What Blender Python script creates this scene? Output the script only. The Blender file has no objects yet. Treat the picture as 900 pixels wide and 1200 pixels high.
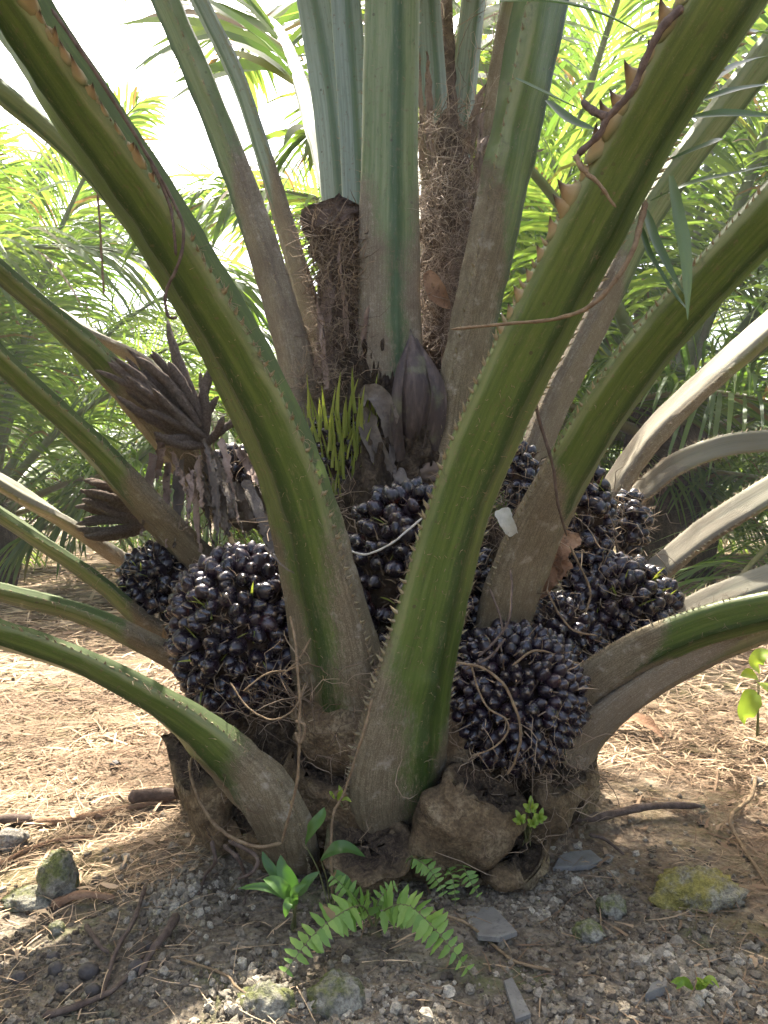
import bpy, math, random
import numpy as np
from mathutils import Vector, Matrix

R = math.radians
rnd = random.Random(7)
rng = np.random.default_rng(11)
SC = bpy.context.scene
COL = SC.collection

# ---------------------------------------------------------------- camera, sky, sun, exposure
CAM_H = 0.75
FPX = 906.0            # focal length in photograph pixels (900 x 1200)
cam = bpy.data.cameras.new('camera')
cam.sensor_fit = 'VERTICAL'
cam.sensor_height = 36.0
cam.lens = 36.0 * FPX / 1200.0
cam.clip_start = 0.02
cam.clip_end = 2000
camo = bpy.data.objects.new('camera', cam)
camo.location = (0, 0, CAM_H)
camo.rotation_euler = (R(90), 0, 0)
COL.objects.link(camo)
SC.camera = camo

SUN_DIR = Vector((-0.17, 0.56, 1.0)).normalized()      # towards the sun
SUN_EL = math.asin(SUN_DIR.z)
SUN_AZ = math.atan2(SUN_DIR.x, SUN_DIR.y)
w = bpy.data.worlds.new('World')
SC.world = w
w.use_nodes = True
nt = w.node_tree
bg = nt.nodes['Background']
sky = nt.nodes.new('ShaderNodeTexSky')
sky.sky_type = 'NISHITA'
sky.sun_disc = False
sky.sun_elevation = SUN_EL
sky.sun_rotation = SUN_AZ
sky.air_density = 0.7
sky.dust_density = 6.0
sky.ozone_density = 0.1
nt.links.new(sky.outputs[0], bg.inputs[0])
bg.inputs[1].default_value = 0.15
sl = bpy.data.lights.new('sun', 'SUN')
sl.energy = 3.4
sl.angle = R(0.6)
sl.color = (1.0, 0.95, 0.86)
so = bpy.data.objects.new('sun', sl)
so.rotation_euler = SUN_DIR.to_track_quat('Z', 'Y').to_euler()
so.location = SUN_DIR * 50
COL.objects.link(so)
SC.view_settings.view_transform = 'Standard'
SC.view_settings.look = 'None'
SC.view_settings.gamma = 1.0
SC.view_settings.exposure = 2.52
SC.cycles.max_bounces = 7
SC.cycles.transmission_bounces = 4
SC.cycles.use_adaptive_sampling = True


# ---------------------------------------------------------------- helpers
def at(px, py, Y):
    """photo pixel at a real distance Y in front of the lens -> point in the place"""
    return np.array([(px - 450.0) / FPX * Y, Y, CAM_H - (py - 600.0) / FPX * Y])


_lat = rng.random((256, 256))


def vn(x, y, s=0):
    x = np.asarray(x, float) + 37.3 * s + 500
    y = np.asarray(y, float) + 91.7 * s + 500
    xi = np.floor(x).astype(int); yi = np.floor(y).astype(int)
    fx = x - xi; fy = y - yi
    fx = fx * fx * (3 - 2 * fx); fy = fy * fy * (3 - 2 * fy)
    a = _lat[xi & 255, yi & 255]; b = _lat[(xi + 1) & 255, yi & 255]
    c = _lat[xi & 255, (yi + 1) & 255]; d = _lat[(xi + 1) & 255, (yi + 1) & 255]
    return (a * (1 - fx) + b * fx) * (1 - fy) + (c * (1 - fx) + d * fx) * fy - 0.5


def sstep(a, b, x):
    t = np.clip((np.asarray(x, float) - a) / (b - a), 0, 1)
    return t * t * (3 - 2 * t)


PALM = np.array([0.0, 2.12, 0.0])


def litter_mask(x, y):
    d = np.sqrt(((x + 0.02) / 1.02) ** 2 + ((y - 1.32) / 0.72) ** 2)
    return sstep(0.5, 0.72, d + 0.22 * vn(x * 3, y * 3, 4) + 0.14 * vn(x * 9, y * 9, 5))


def gz(x, y):
    x = np.asarray(x, float); y = np.asarray(y, float)
    near = np.exp(-((y - 1.2) / 4.0) ** 2)
    soil = 1 - litter_mask(x, y)
    z = 0.10 * vn(x * .5, y * .5, 1) + near * (0.045 * vn(x * 2.1, y * 2.1, 2) + 0.022 * vn(x * 6, y * 6, 3)
                                               + 0.012 * vn(x * 15, y * 15, 6))
    z = z + near * (0.5 + 0.5 * soil) * (0.012 * vn(x * 34, y * 34, 7) + 0.008 * vn(x * 75, y * 75, 8))
    z = z + 0.045 * np.exp(-(((x) ** 2 + (y - 2.1) ** 2) / 0.55))
    return z - 0.015


def gat(px, py, dz=0.0):
    """point on the ground seen at a photo pixel"""
    Y = CAM_H * FPX / (py - 600.0)
    for _ in range(6):
        p = at(px, py, Y)
        Y = (CAM_H - float(gz(p[0], p[1]))) * FPX / (py - 600.0)
    p = at(px, py, Y)
    p[2] = float(gz(p[0], p[1])) + dz
    return p


def norm(v):
    v = np.asarray(v, float)
    return v / np.maximum(np.linalg.norm(v, axis=-1, keepdims=True), 1e-9)


def mesh_np(name, V, F, mat=None, smooth=True, attrs=None, mats=None, mi=None):
    V = np.asarray(V, np.float32); F = np.asarray(F, np.int32)
    m = bpy.data.meshes.new(name)
    n, k = F.shape
    m.vertices.add(len(V)); m.vertices.foreach_set('co', V.ravel())
    m.loops.add(n * k); m.loops.foreach_set('vertex_index', F.ravel())
    m.polygons.add(n)
    m.polygons.foreach_set('loop_start', np.arange(0, n * k, k, dtype=np.int32))
    m.polygons.foreach_set('use_smooth', np.full(n, smooth))
    if mats:
        for q in mats: m.materials.append(q)
    elif mat: m.materials.append(mat)
    if mi is not None: m.polygons.foreach_set('material_index', np.asarray(mi, np.int32))
    if attrs:
        for k_, a in attrs.items():
            at_ = m.attributes.new(k_, 'FLOAT', 'POINT')
            at_.data.foreach_set('value', np.asarray(a, np.float32))
    m.update(calc_edges=True)
    return m


def link(name, mesh, parent=None, M=None):
    o = bpy.data.objects.new(name, mesh)
    COL.objects.link(o)
    if parent is not None: o.parent = parent
    if M is not None: o.matrix_local = M
    return o


def tag(o, label=None, cat=None, group=None, kind=None):
    if label: o['label'] = label
    if cat: o['category'] = cat
    if group: o['group'] = group
    if kind: o['kind'] = kind
    return o


def empty(name, loc, rz=0):
    o = bpy.data.objects.new(name, None)
    o.empty_display_size = 0.05
    o.location = loc; o.rotation_euler = (0, 0, rz)
    COL.objects.link(o)
    return o


class Geo:
    """collects quad geometry with point attributes"""
    def __init__(s): s.V = []; s.F = []; s.A = {}; s.n = 0

    def add(s, V, F, **attrs):
        V = np.asarray(V, float)
        s.V.append(V); s.F.append(np.asarray(F) + s.n); s.n += len(V)
        for k, a in attrs.items():
            s.A.setdefault(k, []).append(np.broadcast_to(np.asarray(a, float), (len(V),)))
        return s

    def mesh(s, name, mat=None, smooth=True, off=None):
        V = np.concatenate(s.V)
        if off is not None: V = V - np.asarray(off)
        return mesh_np(name, V, np.concatenate(s.F), mat, smooth, {k: np.concatenate(a) for k, a in s.A.items()})


def ring_faces(n, k, closed=True):
    i = np.arange(n - 1)[:, None]; j = np.arange(k if closed else k - 1)[None, :]
    a = i * k + j; b = i * k + (j + 1) % k
    return np.stack([a, b, b + k, a + k], -1).reshape(-1, 4)


def frames(P, up=(0.13, 0.2, 1.0)):
    T = np.gradient(P, axis=0); T = norm(T)
    U = np.broadcast_to(np.asarray(up, float), P.shape)
    S = norm(np.cross(T, U)); A = np.cross(S, T)
    return T, S, A


def tube(P, r, k=5):
    P = np.asarray(P, float); r = np.broadcast_to(np.asarray(r, float), (len(P),))
    T, S, A = frames(P)
    th = np.arange(k) * 2 * math.pi / k
    V = P[:, None] + r[:, None, None] * (np.cos(th)[None, :, None] * S[:, None] + np.sin(th)[None, :, None] * A[:, None])
    return V.reshape(-1, 3), ring_faces(len(P), k)


def spline(C, n=8):
    C = np.asarray(C, float)
    if len(C) < 3:
        t = np.linspace(0, 1, n)[:, None]
        return C[0] * (1 - t) + C[-1] * t
    Q = np.vstack([2 * C[0] - C[1], C, 2 * C[-1] - C[-2]])
    out = []
    for i in range(1, len(Q) - 2):
        p0, p1, p2, p3 = Q[i - 1], Q[i], Q[i + 1], Q[i + 2]
        t = np.linspace(0, 1, n, endpoint=False)[:, None]
        out.append(0.5 * (2 * p1 + (p2 - p0) * t + (2 * p0 - 5 * p1 + 4 * p2 - p3) * t * t + (3 * p1 - p0 - 3 * p2 + p3) * t ** 3))
    out.append(C[-1:])
    return np.vstack(out)


def strand(C, r0, r1=None, k=5, n=8, wob=0.0):
    P = spline(C, n)
    wob = wob * .45
    if wob: P = P + np.cumsum(rng.normal(0, wob, P.shape), axis=0) * np.sin(np.linspace(0, math.pi, len(P)))[:, None]
    r1 = r0 if r1 is None else r1
    r = np.linspace(r0, r1, len(P)) * (1 + 0.08 * np.sin(np.arange(len(P)) * .9) + rng.normal(0, .04, len(P)))
    r[0] *= .3; r[-1] *= .3
    return tube(P, r, k)


def blades(base, d0, nrm, L, W, droop, nseg=5, prof=None, fold=0.0):
    """many narrow leaflets at once; 2 points across (3 with a fold)"""
    N = len(base)
    d = norm(d0); p = np.array(base, float)
    L = np.broadcast_to(L, (N,)); W = np.broadcast_to(W, (N,)); droop = np.broadcast_to(droop, (N,))
    if prof is None: prof = np.interp(np.linspace(0, 1, nseg + 1), [0, .12, .5, .8, 1], [.45, .85, 1, .62, .04])
    rows = []
    for i in range(nseg + 1):
        wv = norm(np.cross(d, nrm))
        hw = (W * prof[i] / 2)[:, None]
        if fold:
            nn = np.cross(wv, d)
            rows.append(np.stack([p - wv * hw + nn * hw * fold, p, p + wv * hw + nn * hw * fold], 1))
        else:
            rows.append(np.stack([p - wv * hw, p + wv * hw], 1))
        p = p + d * (L / nseg)[:, None]
        d = d.copy(); d[:, 2] -= droop / nseg
        d = norm(d)
    k = 3 if fold else 2
    V = np.stack(rows, 1)                     # N, nseg+1, k, 3
    i = np.arange(nseg)[:, None]; j = np.arange(k - 1)[None]
    f = np.stack([i * k + j, i * k + j + 1, (i + 1) * k + j + 1, (i + 1) * k + j], -1).reshape(-1, 4)
    F = (np.arange(N)[:, None, None] * ((nseg + 1) * k) + f[None]).reshape(-1, 4)
    return V.reshape(-1, 3), F


def blade_path(C, width, nrm, n=6, fold=0.25, prof=None, twist=0.0):
    """one leaf blade along a path of points, folded along its midrib"""
    P = spline(C, n); m = len(P)
    T = norm(np.gradient(P, axis=0))
    N = np.broadcast_to(np.asarray(nrm, float), P.shape)
    Wv = norm(np.cross(T, N)); Nn = np.cross(Wv, T)
    t = np.linspace(0, 1, m)
    ang = twist * t
    Wv, Nn = Wv * np.cos(ang)[:, None] + Nn * np.sin(ang)[:, None], Nn * np.cos(ang)[:, None] - Wv * np.sin(ang)[:, None]
    if prof is None: prof = ([0, .12, .45, .8, 1], [.35, .75, 1, .6, .03])
    hw = (np.interp(t, *prof) * width / 2)[:, None]
    V = np.stack([P - Wv * hw + Nn * hw * fold, P - Wv * hw * .5 + Nn * hw * fold * .45, P,
                  P + Wv * hw * .5 + Nn * hw * fold * .45, P + Wv * hw + Nn * hw * fold], 1).reshape(-1, 3)
    return V, ring_faces(m, 5, closed=False)


def blob(nu=14, nv=9, rough=0.15, fr=2.0, seed=0):
    """lumpy closed body of radius 1"""
    u = np.arange(nu) * 2 * math.pi / nu
    v = np.linspace(0.04, math.pi - 0.04, nv)
    D = np.stack([np.sin(v)[:, None] * np.cos(u)[None], np.sin(v)[:, None] * np.sin(u)[None], np.repeat(np.cos(v)[:, None], nu, 1)], -1)
    D = D.reshape(-1, 3)
    r = 1 + rough * 2 * (vn(D[:, 0] * fr + D[:, 2] * 1.7, D[:, 1] * fr - D[:, 2] * 1.3, seed) + 0.5 * vn(D[:, 0] * fr * 2.3 - D[:, 2] * 2, D[:, 1] * fr * 2.3 + D[:, 2] * 2.9, seed + 5))
    F = ring_faces(nv, nu)
    return D * r[:, None], F[:, ::-1]


def rot_to(d, roll=0.0):
    return Vector(d).to_track_quat('Z', 'Y').to_matrix() @ Matrix.Rotation(roll, 3, 'Z')


def xf(V, M3, s, loc):
    return (np.asarray(V) * np.asarray(s)) @ np.asarray(M3).T + np.asarray(loc)


# ---------------------------------------------------------------- materials
def lin(r, g, b):
    f = lambda c: (c / 255 / 12.92) if c / 255 <= 0.04045 else ((c / 255 + 0.055) / 1.055) ** 2.4
    return (f(r), f(g), f(b), 1)


class MatB:
    def __init__(s, name):
        s.m = bpy.data.materials.new(name); s.m.use_nodes = True
        s.t = s.m.node_tree; s.b = s.t.nodes['Principled BSDF']; s.out = s.t.nodes['Material Output']

    def n(s, typ, **kw):
        q = s.t.nodes.new(typ)
        for k, v in kw.items(): setattr(q, k, v)
        return q

    def l(s, a, b): s.t.links.new(a, b)

    def set(s, sock, v):
        if hasattr(v, 'is_linked') or isinstance(v, bpy.types.NodeSocket): s.l(v, sock)
        else: sock.default_value = v

    def attr(s, name): return s.n('ShaderNodeAttribute', attribute_name=name).outputs['Fac']

    def coord(s, which='Object'): return s.n('ShaderNodeTexCoord').outputs[which]

    def comb(s, x, y, z=0.0):
        q = s.n('ShaderNodeCombineXYZ')
        for i, v in enumerate((x, y, z)): s.set(q.inputs[i], v)
        return q.outputs[0]

    def math(s, op, a, b=0.0, c=0.0):
        q = s.n('ShaderNodeMath', operation=op)
        s.set(q.inputs[0], a); s.set(q.inputs[1], b); s.set(q.inputs[2], c)
        return q.outputs[0]

    def noise(s, vec, scale, detail=4, rough=0.55, dist=0.0):
        q = s.n('ShaderNodeTexNoise')
        if vec is not None: s.l(vec, q.inputs['Vector'])
        q.inputs['Scale'].default_value = scale; q.inputs['Detail'].default_value = detail
        q.inputs['Roughness'].default_value = rough; q.inputs['Distortion'].default_value = dist
        return q.outputs['Fac']

    def voro(s, vec, scale, feature='F1', out='Distance'):
        q = s.n('ShaderNodeTexVoronoi', feature=feature)
        if vec is not None: s.l(vec, q.inputs['Vector'])
        q.inputs['Scale'].default_value = scale
        return q.outputs[out]

    def ramp(s, fac, stops):
        q = s.n('ShaderNodeValToRGB')
        s.l(fac, q.inputs[0])
        el = q.color_ramp.elements
        while len(el) < len(stops): el.new(0.5)
        for e, (p, c) in zip(el, stops):
            e.position = p; e.color = c if len(c) == 4 else (*c, 1)
        return q.outputs[0]

    def map(s, v, a, b, c=0.0, d=1.0, smooth=True):
        q = s.n('ShaderNodeMapRange', interpolation_type='SMOOTHSTEP' if smooth else 'LINEAR')
        s.set(q.inputs[0], v)
        for i, x in zip((1, 2, 3, 4), (a, b, c, d)): q.inputs[i].default_value = x
        return q.outputs[0]

    def mix(s, fac, a, b, blend='MIX'):
        q = s.n('ShaderNodeMix', data_type='RGBA', blend_type=blend)
        s.set(q.inputs[0], fac); s.set(q.inputs[6], a); s.set(q.inputs[7], b)
        return q.outputs[2]

    def bump(s, h, strength=0.5, dist=0.01):
        q = s.n('ShaderNodeBump')
        s.l(h, q.inputs['Height']); q.inputs['Strength'].default_value = strength; q.inputs['Distance'].default_value = dist
        s.l(q.outputs[0], s.b.inputs['Normal'])
        return q.outputs[0]

    def fin(s, col, rough=0.8, spec=0.3):
        s.set(s.b.inputs['Base Color'], col); s.set(s.b.inputs['Roughness'], rough)
        s.set(s.b.inputs['Specular IOR Level'], spec)
        return s.m


def mat_petiole(name, g1, g2, gdark, f1, f2, fdark, rough=0.42, pale=None):
    m = MatB(name)
    u = m.attr('u'); v = m.attr('v'); fib = m.attr('fib')
    st = m.comb(m.math('MULTIPLY', u, 3.0), m.math('MULTIPLY', v, 1.6))
    fine = m.comb(m.math('MULTIPLY', u, 9.0), m.math('MULTIPLY', v, 22.0))
    long_ = m.noise(st, 2.6, 5, 0.6)
    co = m.coord('Object')
    patch = m.noise(co, 9.0, 4, 0.6)
    fn = m.noise(fine, 3.0, 5, 0.7)
    grain = m.noise(co, 420.0, 3, 0.7)
    gcol = m.mix(m.map(long_, .3, .7), g1, g2)
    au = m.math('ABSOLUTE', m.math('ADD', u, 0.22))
    aw = m.math('ABSOLUTE', u)
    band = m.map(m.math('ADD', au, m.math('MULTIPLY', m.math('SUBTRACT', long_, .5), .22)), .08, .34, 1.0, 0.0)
    gcol = m.mix(m.math('MULTIPLY', band, .85), gcol, gdark)  # dark keel stripe: rubbed wax, with ridge shading put into the colour
    gcol = m.mix(m.math('MULTIPLY', m.map(grain, .56, .74), .2), gcol, (0.27, 0.28, 0.19, 1))
    scr = m.noise(m.comb(m.math('MULTIPLY', u, 7.0), m.math('MULTIPLY', v, 1.1)), 9.0, 6, .8, .4)
    gcol = m.mix(m.map(scr, .62, .74, 0, .3), gcol, (0.23, 0.22, 0.13, 1))
    gcol = m.mix(m.map(m.noise(co, 60, 5, .75), .58, .68, 0, .65), gcol, (0.12, 0.085, 0.045, 1))
    spots = m.map(m.voro(co, 34.0), 0.10, 0.15, 1.0, 0.0)
    gcol = m.mix(m.math('MULTIPLY', spots, m.map(patch, .5, .62, 0, .75)), gcol, (0.045, 0.03, 0.015, 1))
    edge = m.math('MULTIPLY', m.math('MULTIPLY', m.map(aw, .88, .97), m.map(aw, 1.06, 1.12, 1, .15)), m.map(long_, .3, .6, .3, .75))
    gcol = m.mix(edge, gcol, (0.20, 0.205, 0.085, 1))
    scur = m.map(m.noise(fine, 1.1, 6, .75), .54, .72, 0, .55)
    gcol = m.mix(scur, gcol, f1)
    fcol = m.mix(m.map(fn, .32, .68), f1, f2)
    streak = m.noise(m.comb(m.math('MULTIPLY', u, 16.0), m.math('MULTIPLY', v, 5.0)), 2.0, 5, .7)
    fcol = m.mix(m.map(streak, .35, .62, .55, 0), fcol, fdark)
    fcol = m.mix(m.math('MULTIPLY', m.map(grain, .42, .66, 1, 0), .6), fcol, fdark)
    fcol = m.mix(m.map(m.noise(co, 24.0, 5, .7), .54, .70, 0, .6), fcol, (0.36, 0.32, 0.25, 1))
    fcol = m.mix(m.math('MULTIPLY', m.map(patch, .42, .7), .45), fcol, fdark)
    stain = m.map(m.noise(m.comb(m.math('MULTIPLY', u, 2.5), m.math('MULTIPLY', v, 7.0)), 2.3, 6, .75, .6), .55, .68, 0, .55)
    gcol = m.mix(stain, gcol, m.mix(.5, gdark, (0.10, 0.085, 0.04, 1)))
    fcol = m.mix(stain, fcol, fdark)
    val = m.math('MULTIPLY', fib, m.math('MULTIPLY_ADD', au, 0.75, 0.62))
    val = m.math('ADD', val, m.math('MULTIPLY', m.math('SUBTRACT', fn, .5), .45))
    val = m.math('ADD', val, m.math('MULTIPLY', m.math('SUBTRACT', patch, .5), .5))
    mask = m.map(val, .40, .62)
    col = m.mix(mask, gcol, fcol)
    if pale: col = m.mix(m.math('MULTIPLY', m.math('MULTIPLY', m.attr('ad'), m.map(streak, .3, .6, .35, .95)), m.map(mask, 0, 1, 1, .85 if pale[0] > .1 else .05, False)), col, pale)
    m.bump(m.math('ADD', m.math('MULTIPLY', m.math('MULTIPLY', grain, mask), .5), m.math('ADD', m.math('MULTIPLY', fn, m.math('MULTIPLY_ADD', mask, .5, .08)), m.math('MULTIPLY', long_, .25))), 0.55, 0.006)
    return m.fin(col, m.math('MAXIMUM', m.map(mask, 0, 1, rough, .95, False), m.math('MULTIPLY', m.attr('ad'), .8 if pale else .4)), .35)


FIB1 = (0.235, 0.203, 0.13, 1); FIB2 = (0.345, 0.312, 0.22, 1); FIBD = (0.085, 0.06, 0.04, 1)
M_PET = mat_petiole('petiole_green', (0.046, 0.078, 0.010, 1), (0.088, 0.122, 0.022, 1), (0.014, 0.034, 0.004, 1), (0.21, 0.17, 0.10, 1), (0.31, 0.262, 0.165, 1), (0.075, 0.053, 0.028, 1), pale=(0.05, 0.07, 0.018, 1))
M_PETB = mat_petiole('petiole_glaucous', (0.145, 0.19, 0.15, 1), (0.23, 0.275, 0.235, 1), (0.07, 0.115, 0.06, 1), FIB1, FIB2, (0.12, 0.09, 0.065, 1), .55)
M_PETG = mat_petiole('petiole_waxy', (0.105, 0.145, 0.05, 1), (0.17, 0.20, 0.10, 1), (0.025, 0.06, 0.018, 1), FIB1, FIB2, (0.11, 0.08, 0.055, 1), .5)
M_PETL = mat_petiole('petiole_old_sunlit', (0.15, 0.135, 0.05, 1), (0.21, 0.18, 0.09, 1), (0.10, 0.10, 0.035, 1), (0.25, 0.205, 0.135, 1), (0.36, 0.31, 0.22, 1), (0.12, 0.085, 0.048, 1), .4, (0.20, 0.185, 0.14, 1))  # upper faces: waxy paleness plus sunlit white put into the colour


def mat_bark():
    m = MatB('trunk_fibre'); co = m.coord('Object')
    mp = m.n('ShaderNodeMapping'); m.l(co, mp.inputs[0]); mp.inputs['Scale'].default_value = (1, 1, .35)
    a = m.noise(mp.outputs[0], 16, 6, .7, .6); b = m.noise(co, 90, 4, .7); c = m.voro(mp.outputs[0], 22)
    col = m.ramp(a, [(.3, (0.025, 0.017, 0.011)), (.5, (0.085, 0.06, 0.038)), (.7, (0.19, 0.14, 0.088))])
    col = m.mix(m.map(b, .35, .65, .7, 0), col, (0.025, 0.017, 0.01, 1))
    m.bump(m.math('ADD', a, m.math('ADD', m.math('MULTIPLY', b, .6), m.math('MULTIPLY', c, .6))), 1.0, .03)
    return m.fin(col, .95, .15)


M_BARK = mat_bark()


def mat_stub():
    m = MatB('old_leaf_base'); co = m.coord('Object')
    a = m.noise(co, 11, 6, .65); b = m.noise(co, 120, 4, .7); v = m.voro(co, 75); d = m.noise(co, 26, 5, .7, 1.2)
    cut = m.attr('cut')
    col = m.ramp(a, [(.3, (0.06, 0.04, 0.021)), (.5, (0.175, 0.122, 0.066)), (.68, (0.29, 0.225, 0.135))])
    col = m.mix(m.map(b, .38, .62, .65, 0), col, (0.06, 0.038, 0.02, 1))
    col = m.mix(m.map(d, .52, .72, 0, .8), col, (0.05, 0.035, 0.02, 1))
    col = m.mix(m.map(m.noise(co, 7, 4, .6), .58, .72, 0, .55), col, (0.14, 0.16, 0.075, 1))
    col = m.mix(m.math('MULTIPLY', m.map(v, .0, .18, .5, 0), 1.0), col, (0.03, 0.02, 0.012, 1))
    fibre = m.ramp(m.noise(co, 60, 5, .8, 1.5), [(.35, (0.012, 0.008, 0.005)), (.55, (0.07, 0.048, 0.03)), (.75, (0.24, 0.17, 0.1))])
    col = m.mix(cut, col, fibre)
    m.bump(m.math('ADD', m.math('MULTIPLY', a, .8), m.math('ADD', m.math('MULTIPLY', b, .35), m.math('MULTIPLY', d, .6))), .9, .02)
    return m.fin(col, .92, .2)


M_STUB = mat_stub()


def mat_simple(name, c1, c2, scale=40, rough=.85, spec=.25, bump=.3, dist=.004, attr=None, cd=None):
    m = MatB(name); co = m.coord('Object')
    a = m.noise(co, scale, 5, .65)
    if attr: a = m.math('ADD', m.math('MULTIPLY', a, .4), m.math('MULTIPLY', m.attr(attr), .6))
    col = m.mix(m.map(a, .25, .75), c1, c2)
    if cd: col = m.mix(m.map(m.noise(co, scale * 4, 3, .7), .5, .7, 0, .7), col, cd)
    m.bump(m.noise(co, scale * 3, 4, .7), bump, dist)
    return m.fin(col, rough, spec)


def mat_leaf(name, c1, c2, t1, t2, rough=.45, trans=.5, back=None):
    m = MatB(name)
    tint = m.attr('tint')
    co = m.coord('Object')
    a = m.math('ADD', m.math('MULTIPLY', m.noise(co, 2.2, 3, .5), .5), m.math('MULTIPLY', tint, .6))
    f = m.map(a, .2, .85)
    col = m.mix(f, c1, c2); tc = m.mix(f, t1, t2)
    yel = m.map(tint, .93, .97)
    col = m.mix(yel, col, (0.22, 0.15, 0.06, 1)); tc = m.mix(yel, tc, (0.2, 0.12, 0.03, 1))
    m.fin(col, rough, .45)
    tr = m.n('ShaderNodeBsdfTranslucent'); m.l(tc, tr.inputs[0])
    mx = m.n('ShaderNodeMixShader'); mx.inputs[0].default_value = trans
    m.l(m.b.outputs[0], mx.inputs[1]); m.l(tr.outputs[0], mx.inputs[2]); m.l(mx.outputs[0], m.out.inputs[0])
    return m.m


M_LEAF = mat_leaf('palm_leaflet', (0.035, 0.07, 0.015, 1), (0.095, 0.14, 0.032, 1), (0.13, 0.25, 0.025, 1), (0.32, 0.44, 0.055, 1), .55, .46)
M_LEAFN = mat_leaf('palm_leaflet_near', (0.05, 0.085, 0.04, 1), (0.09, 0.13, 0.06, 1), (0.10, 0.2, 0.03, 1), (0.2, 0.32, 0.05, 1), .38, .28)
M_FERN = mat_leaf('fern_leaf', (0.12, 0.22, 0.04, 1), (0.21, 0.32, 0.07, 1), (0.2, 0.4, 0.05, 1), (0.3, 0.5, 0.08, 1), .5, .35)
M_BROAD = mat_leaf('broad_leaf', (0.035, 0.085, 0.016, 1), (0.075, 0.15, 0.028, 1), (0.08, 0.22, 0.03, 1), (0.14, 0.3, 0.04, 1), .4, .3)
M_WEED = mat_leaf('weed_leaf', (0.16, 0.26, 0.035, 1), (0.25, 0.33, 0.05, 1), (0.4, 0.55, 0.05, 1), (0.5, 0.6, 0.06, 1), .5, .45)


def mat_fruit():
    m = MatB('ripe_palm_fruit')
    co = m.coord('Object')
    oi = m.n('ShaderNodeObjectInfo').outputs['Random']
    geo = m.n('ShaderNodeNewGeometry').outputs['Position']
    h = m.attr('h')
    big = m.noise(geo, 23, 3, .6)
    a = m.math('ADD', m.math('MULTIPLY', big, .7), m.math('MULTIPLY', oi, .3))
    col = m.ramp(a, [(.3, (0.005, 0.003, 0.006)), (.55, (0.011, 0.007, 0.012)), (.75, (0.026, 0.012, 0.017))])
    col = m.mix(m.map(m.noise(geo, 170, 5, .7), .52, .78, 0, .4), col, (0.042, 0.036, 0.044, 1))
    red = m.map(h, .0, .34, .8, 0)
    col = m.mix(red, col, (0.09, 0.022, 0.008, 1))
    tip = m.map(h, .95, .97)
    col = m.mix(tip, col, (0.11, 0.08, 0.05, 1))
    m.bump(m.noise(geo, 260, 3, .6), .12, .002)
    m.b.inputs['Coat Weight'].default_value = .12
    m.b.inputs['Coat Roughness'].default_value = .2
    return m.fin(col, m.map(m.noise(geo, 60, 4, .6), .3, .7, .16, .45), .5)


M_FRUIT = mat_fruit()
M_CORE = mat_simple('bunch_core', (0.014, 0.009, 0.007, 1), (0.06, 0.036, 0.02, 1), 60, .9, .2, .8, .01)
M_BRACT = mat_leaf('green_bract', (0.15, 0.19, 0.03, 1), (0.24, 0.27, 0.05, 1), (0.3, 0.35, 0.04, 1), (0.4, 0.42, 0.05, 1), .5, .3)
M_SPINE = mat_simple('spine', (0.34, 0.30, 0.18, 1), (0.17, 0.12, 0.06, 1), 60, .6, .3, .1)


def mat_thorn():
    m = MatB('thorn'); h = m.attr('h')
    col = m.ramp(h, [(0, (0.09, 0.10, 0.03)), (.2, (0.26, 0.205, 0.095)), (.55, (0.27, 0.185, 0.09)), (.85, (0.05, 0.03, 0.018))])
    return m.fin(col, .5, .35)


M_THORN = mat_thorn()
M_FIBRE = mat_simple('dry_fibre', (0.11, 0.075, 0.048, 1), (0.30, 0.225, 0.15, 1), 12, .9, .2, .2, attr='tint')
M_FIBREP = mat_simple('pale_brown_fibre', (0.13, 0.095, 0.07, 1), (0.36, 0.29, 0.22, 1), 9, .9, .2, .2, attr='tint')
M_VINE = mat_simple('dry_vine', (0.13, 0.085, 0.048, 1), (0.27, 0.195, 0.115, 1), 70, .9, .15, .8, cd=(0.07, 0.045, 0.03, 1))
M_TWIG = mat_simple('brown_twig', (0.06, 0.04, 0.03, 1), (0.15, 0.11, 0.085, 1), 60, .85, .2, .5, cd=(0.03, 0.02, 0.015, 1))
M_SPATHE = None
M_STRAW = mat_simple('straw', (0.15, 0.095, 0.055, 1), (0.49, 0.355, 0.22, 1), 3, .85, .25, .1, attr='tint')
M_SPIKE = mat_simple('withered_spikelet', (0.12, 0.093, 0.073, 1), (0.30, 0.235, 0.185, 1), 30, .95, .1, 1.0, .012, cd=(0.03, 0.02, 0.015, 1))
M_SHEATH = mat_simple('dry_sheath', (0.075, 0.06, 0.047, 1), (0.19, 0.16, 0.13, 1), 14, .9, .2, .7, .01, cd=(0.07, 0.055, 0.045, 1))
M_HUSK = mat_simple('brown_husk', (0.19, 0.10, 0.055, 1), (0.36, 0.23, 0.14, 1), 18, .9, .2, .8, .01, cd=(0.09, 0.05, 0.03, 1))
M_HUSKP = mat_simple('pale_torn_sheath', (0.14, 0.095, 0.07, 1), (0.32, 0.24, 0.19, 1), 16, .9, .2, .8, .008, cd=(0.07, 0.045, 0.033, 1))
M_CHIP = mat_simple('slaty_chip', (0.125, 0.115, 0.10, 1), (0.20, 0.188, 0.165, 1), 25, .75, .3, .4, .004, cd=(0.08, 0.075, 0.07, 1))


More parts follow.
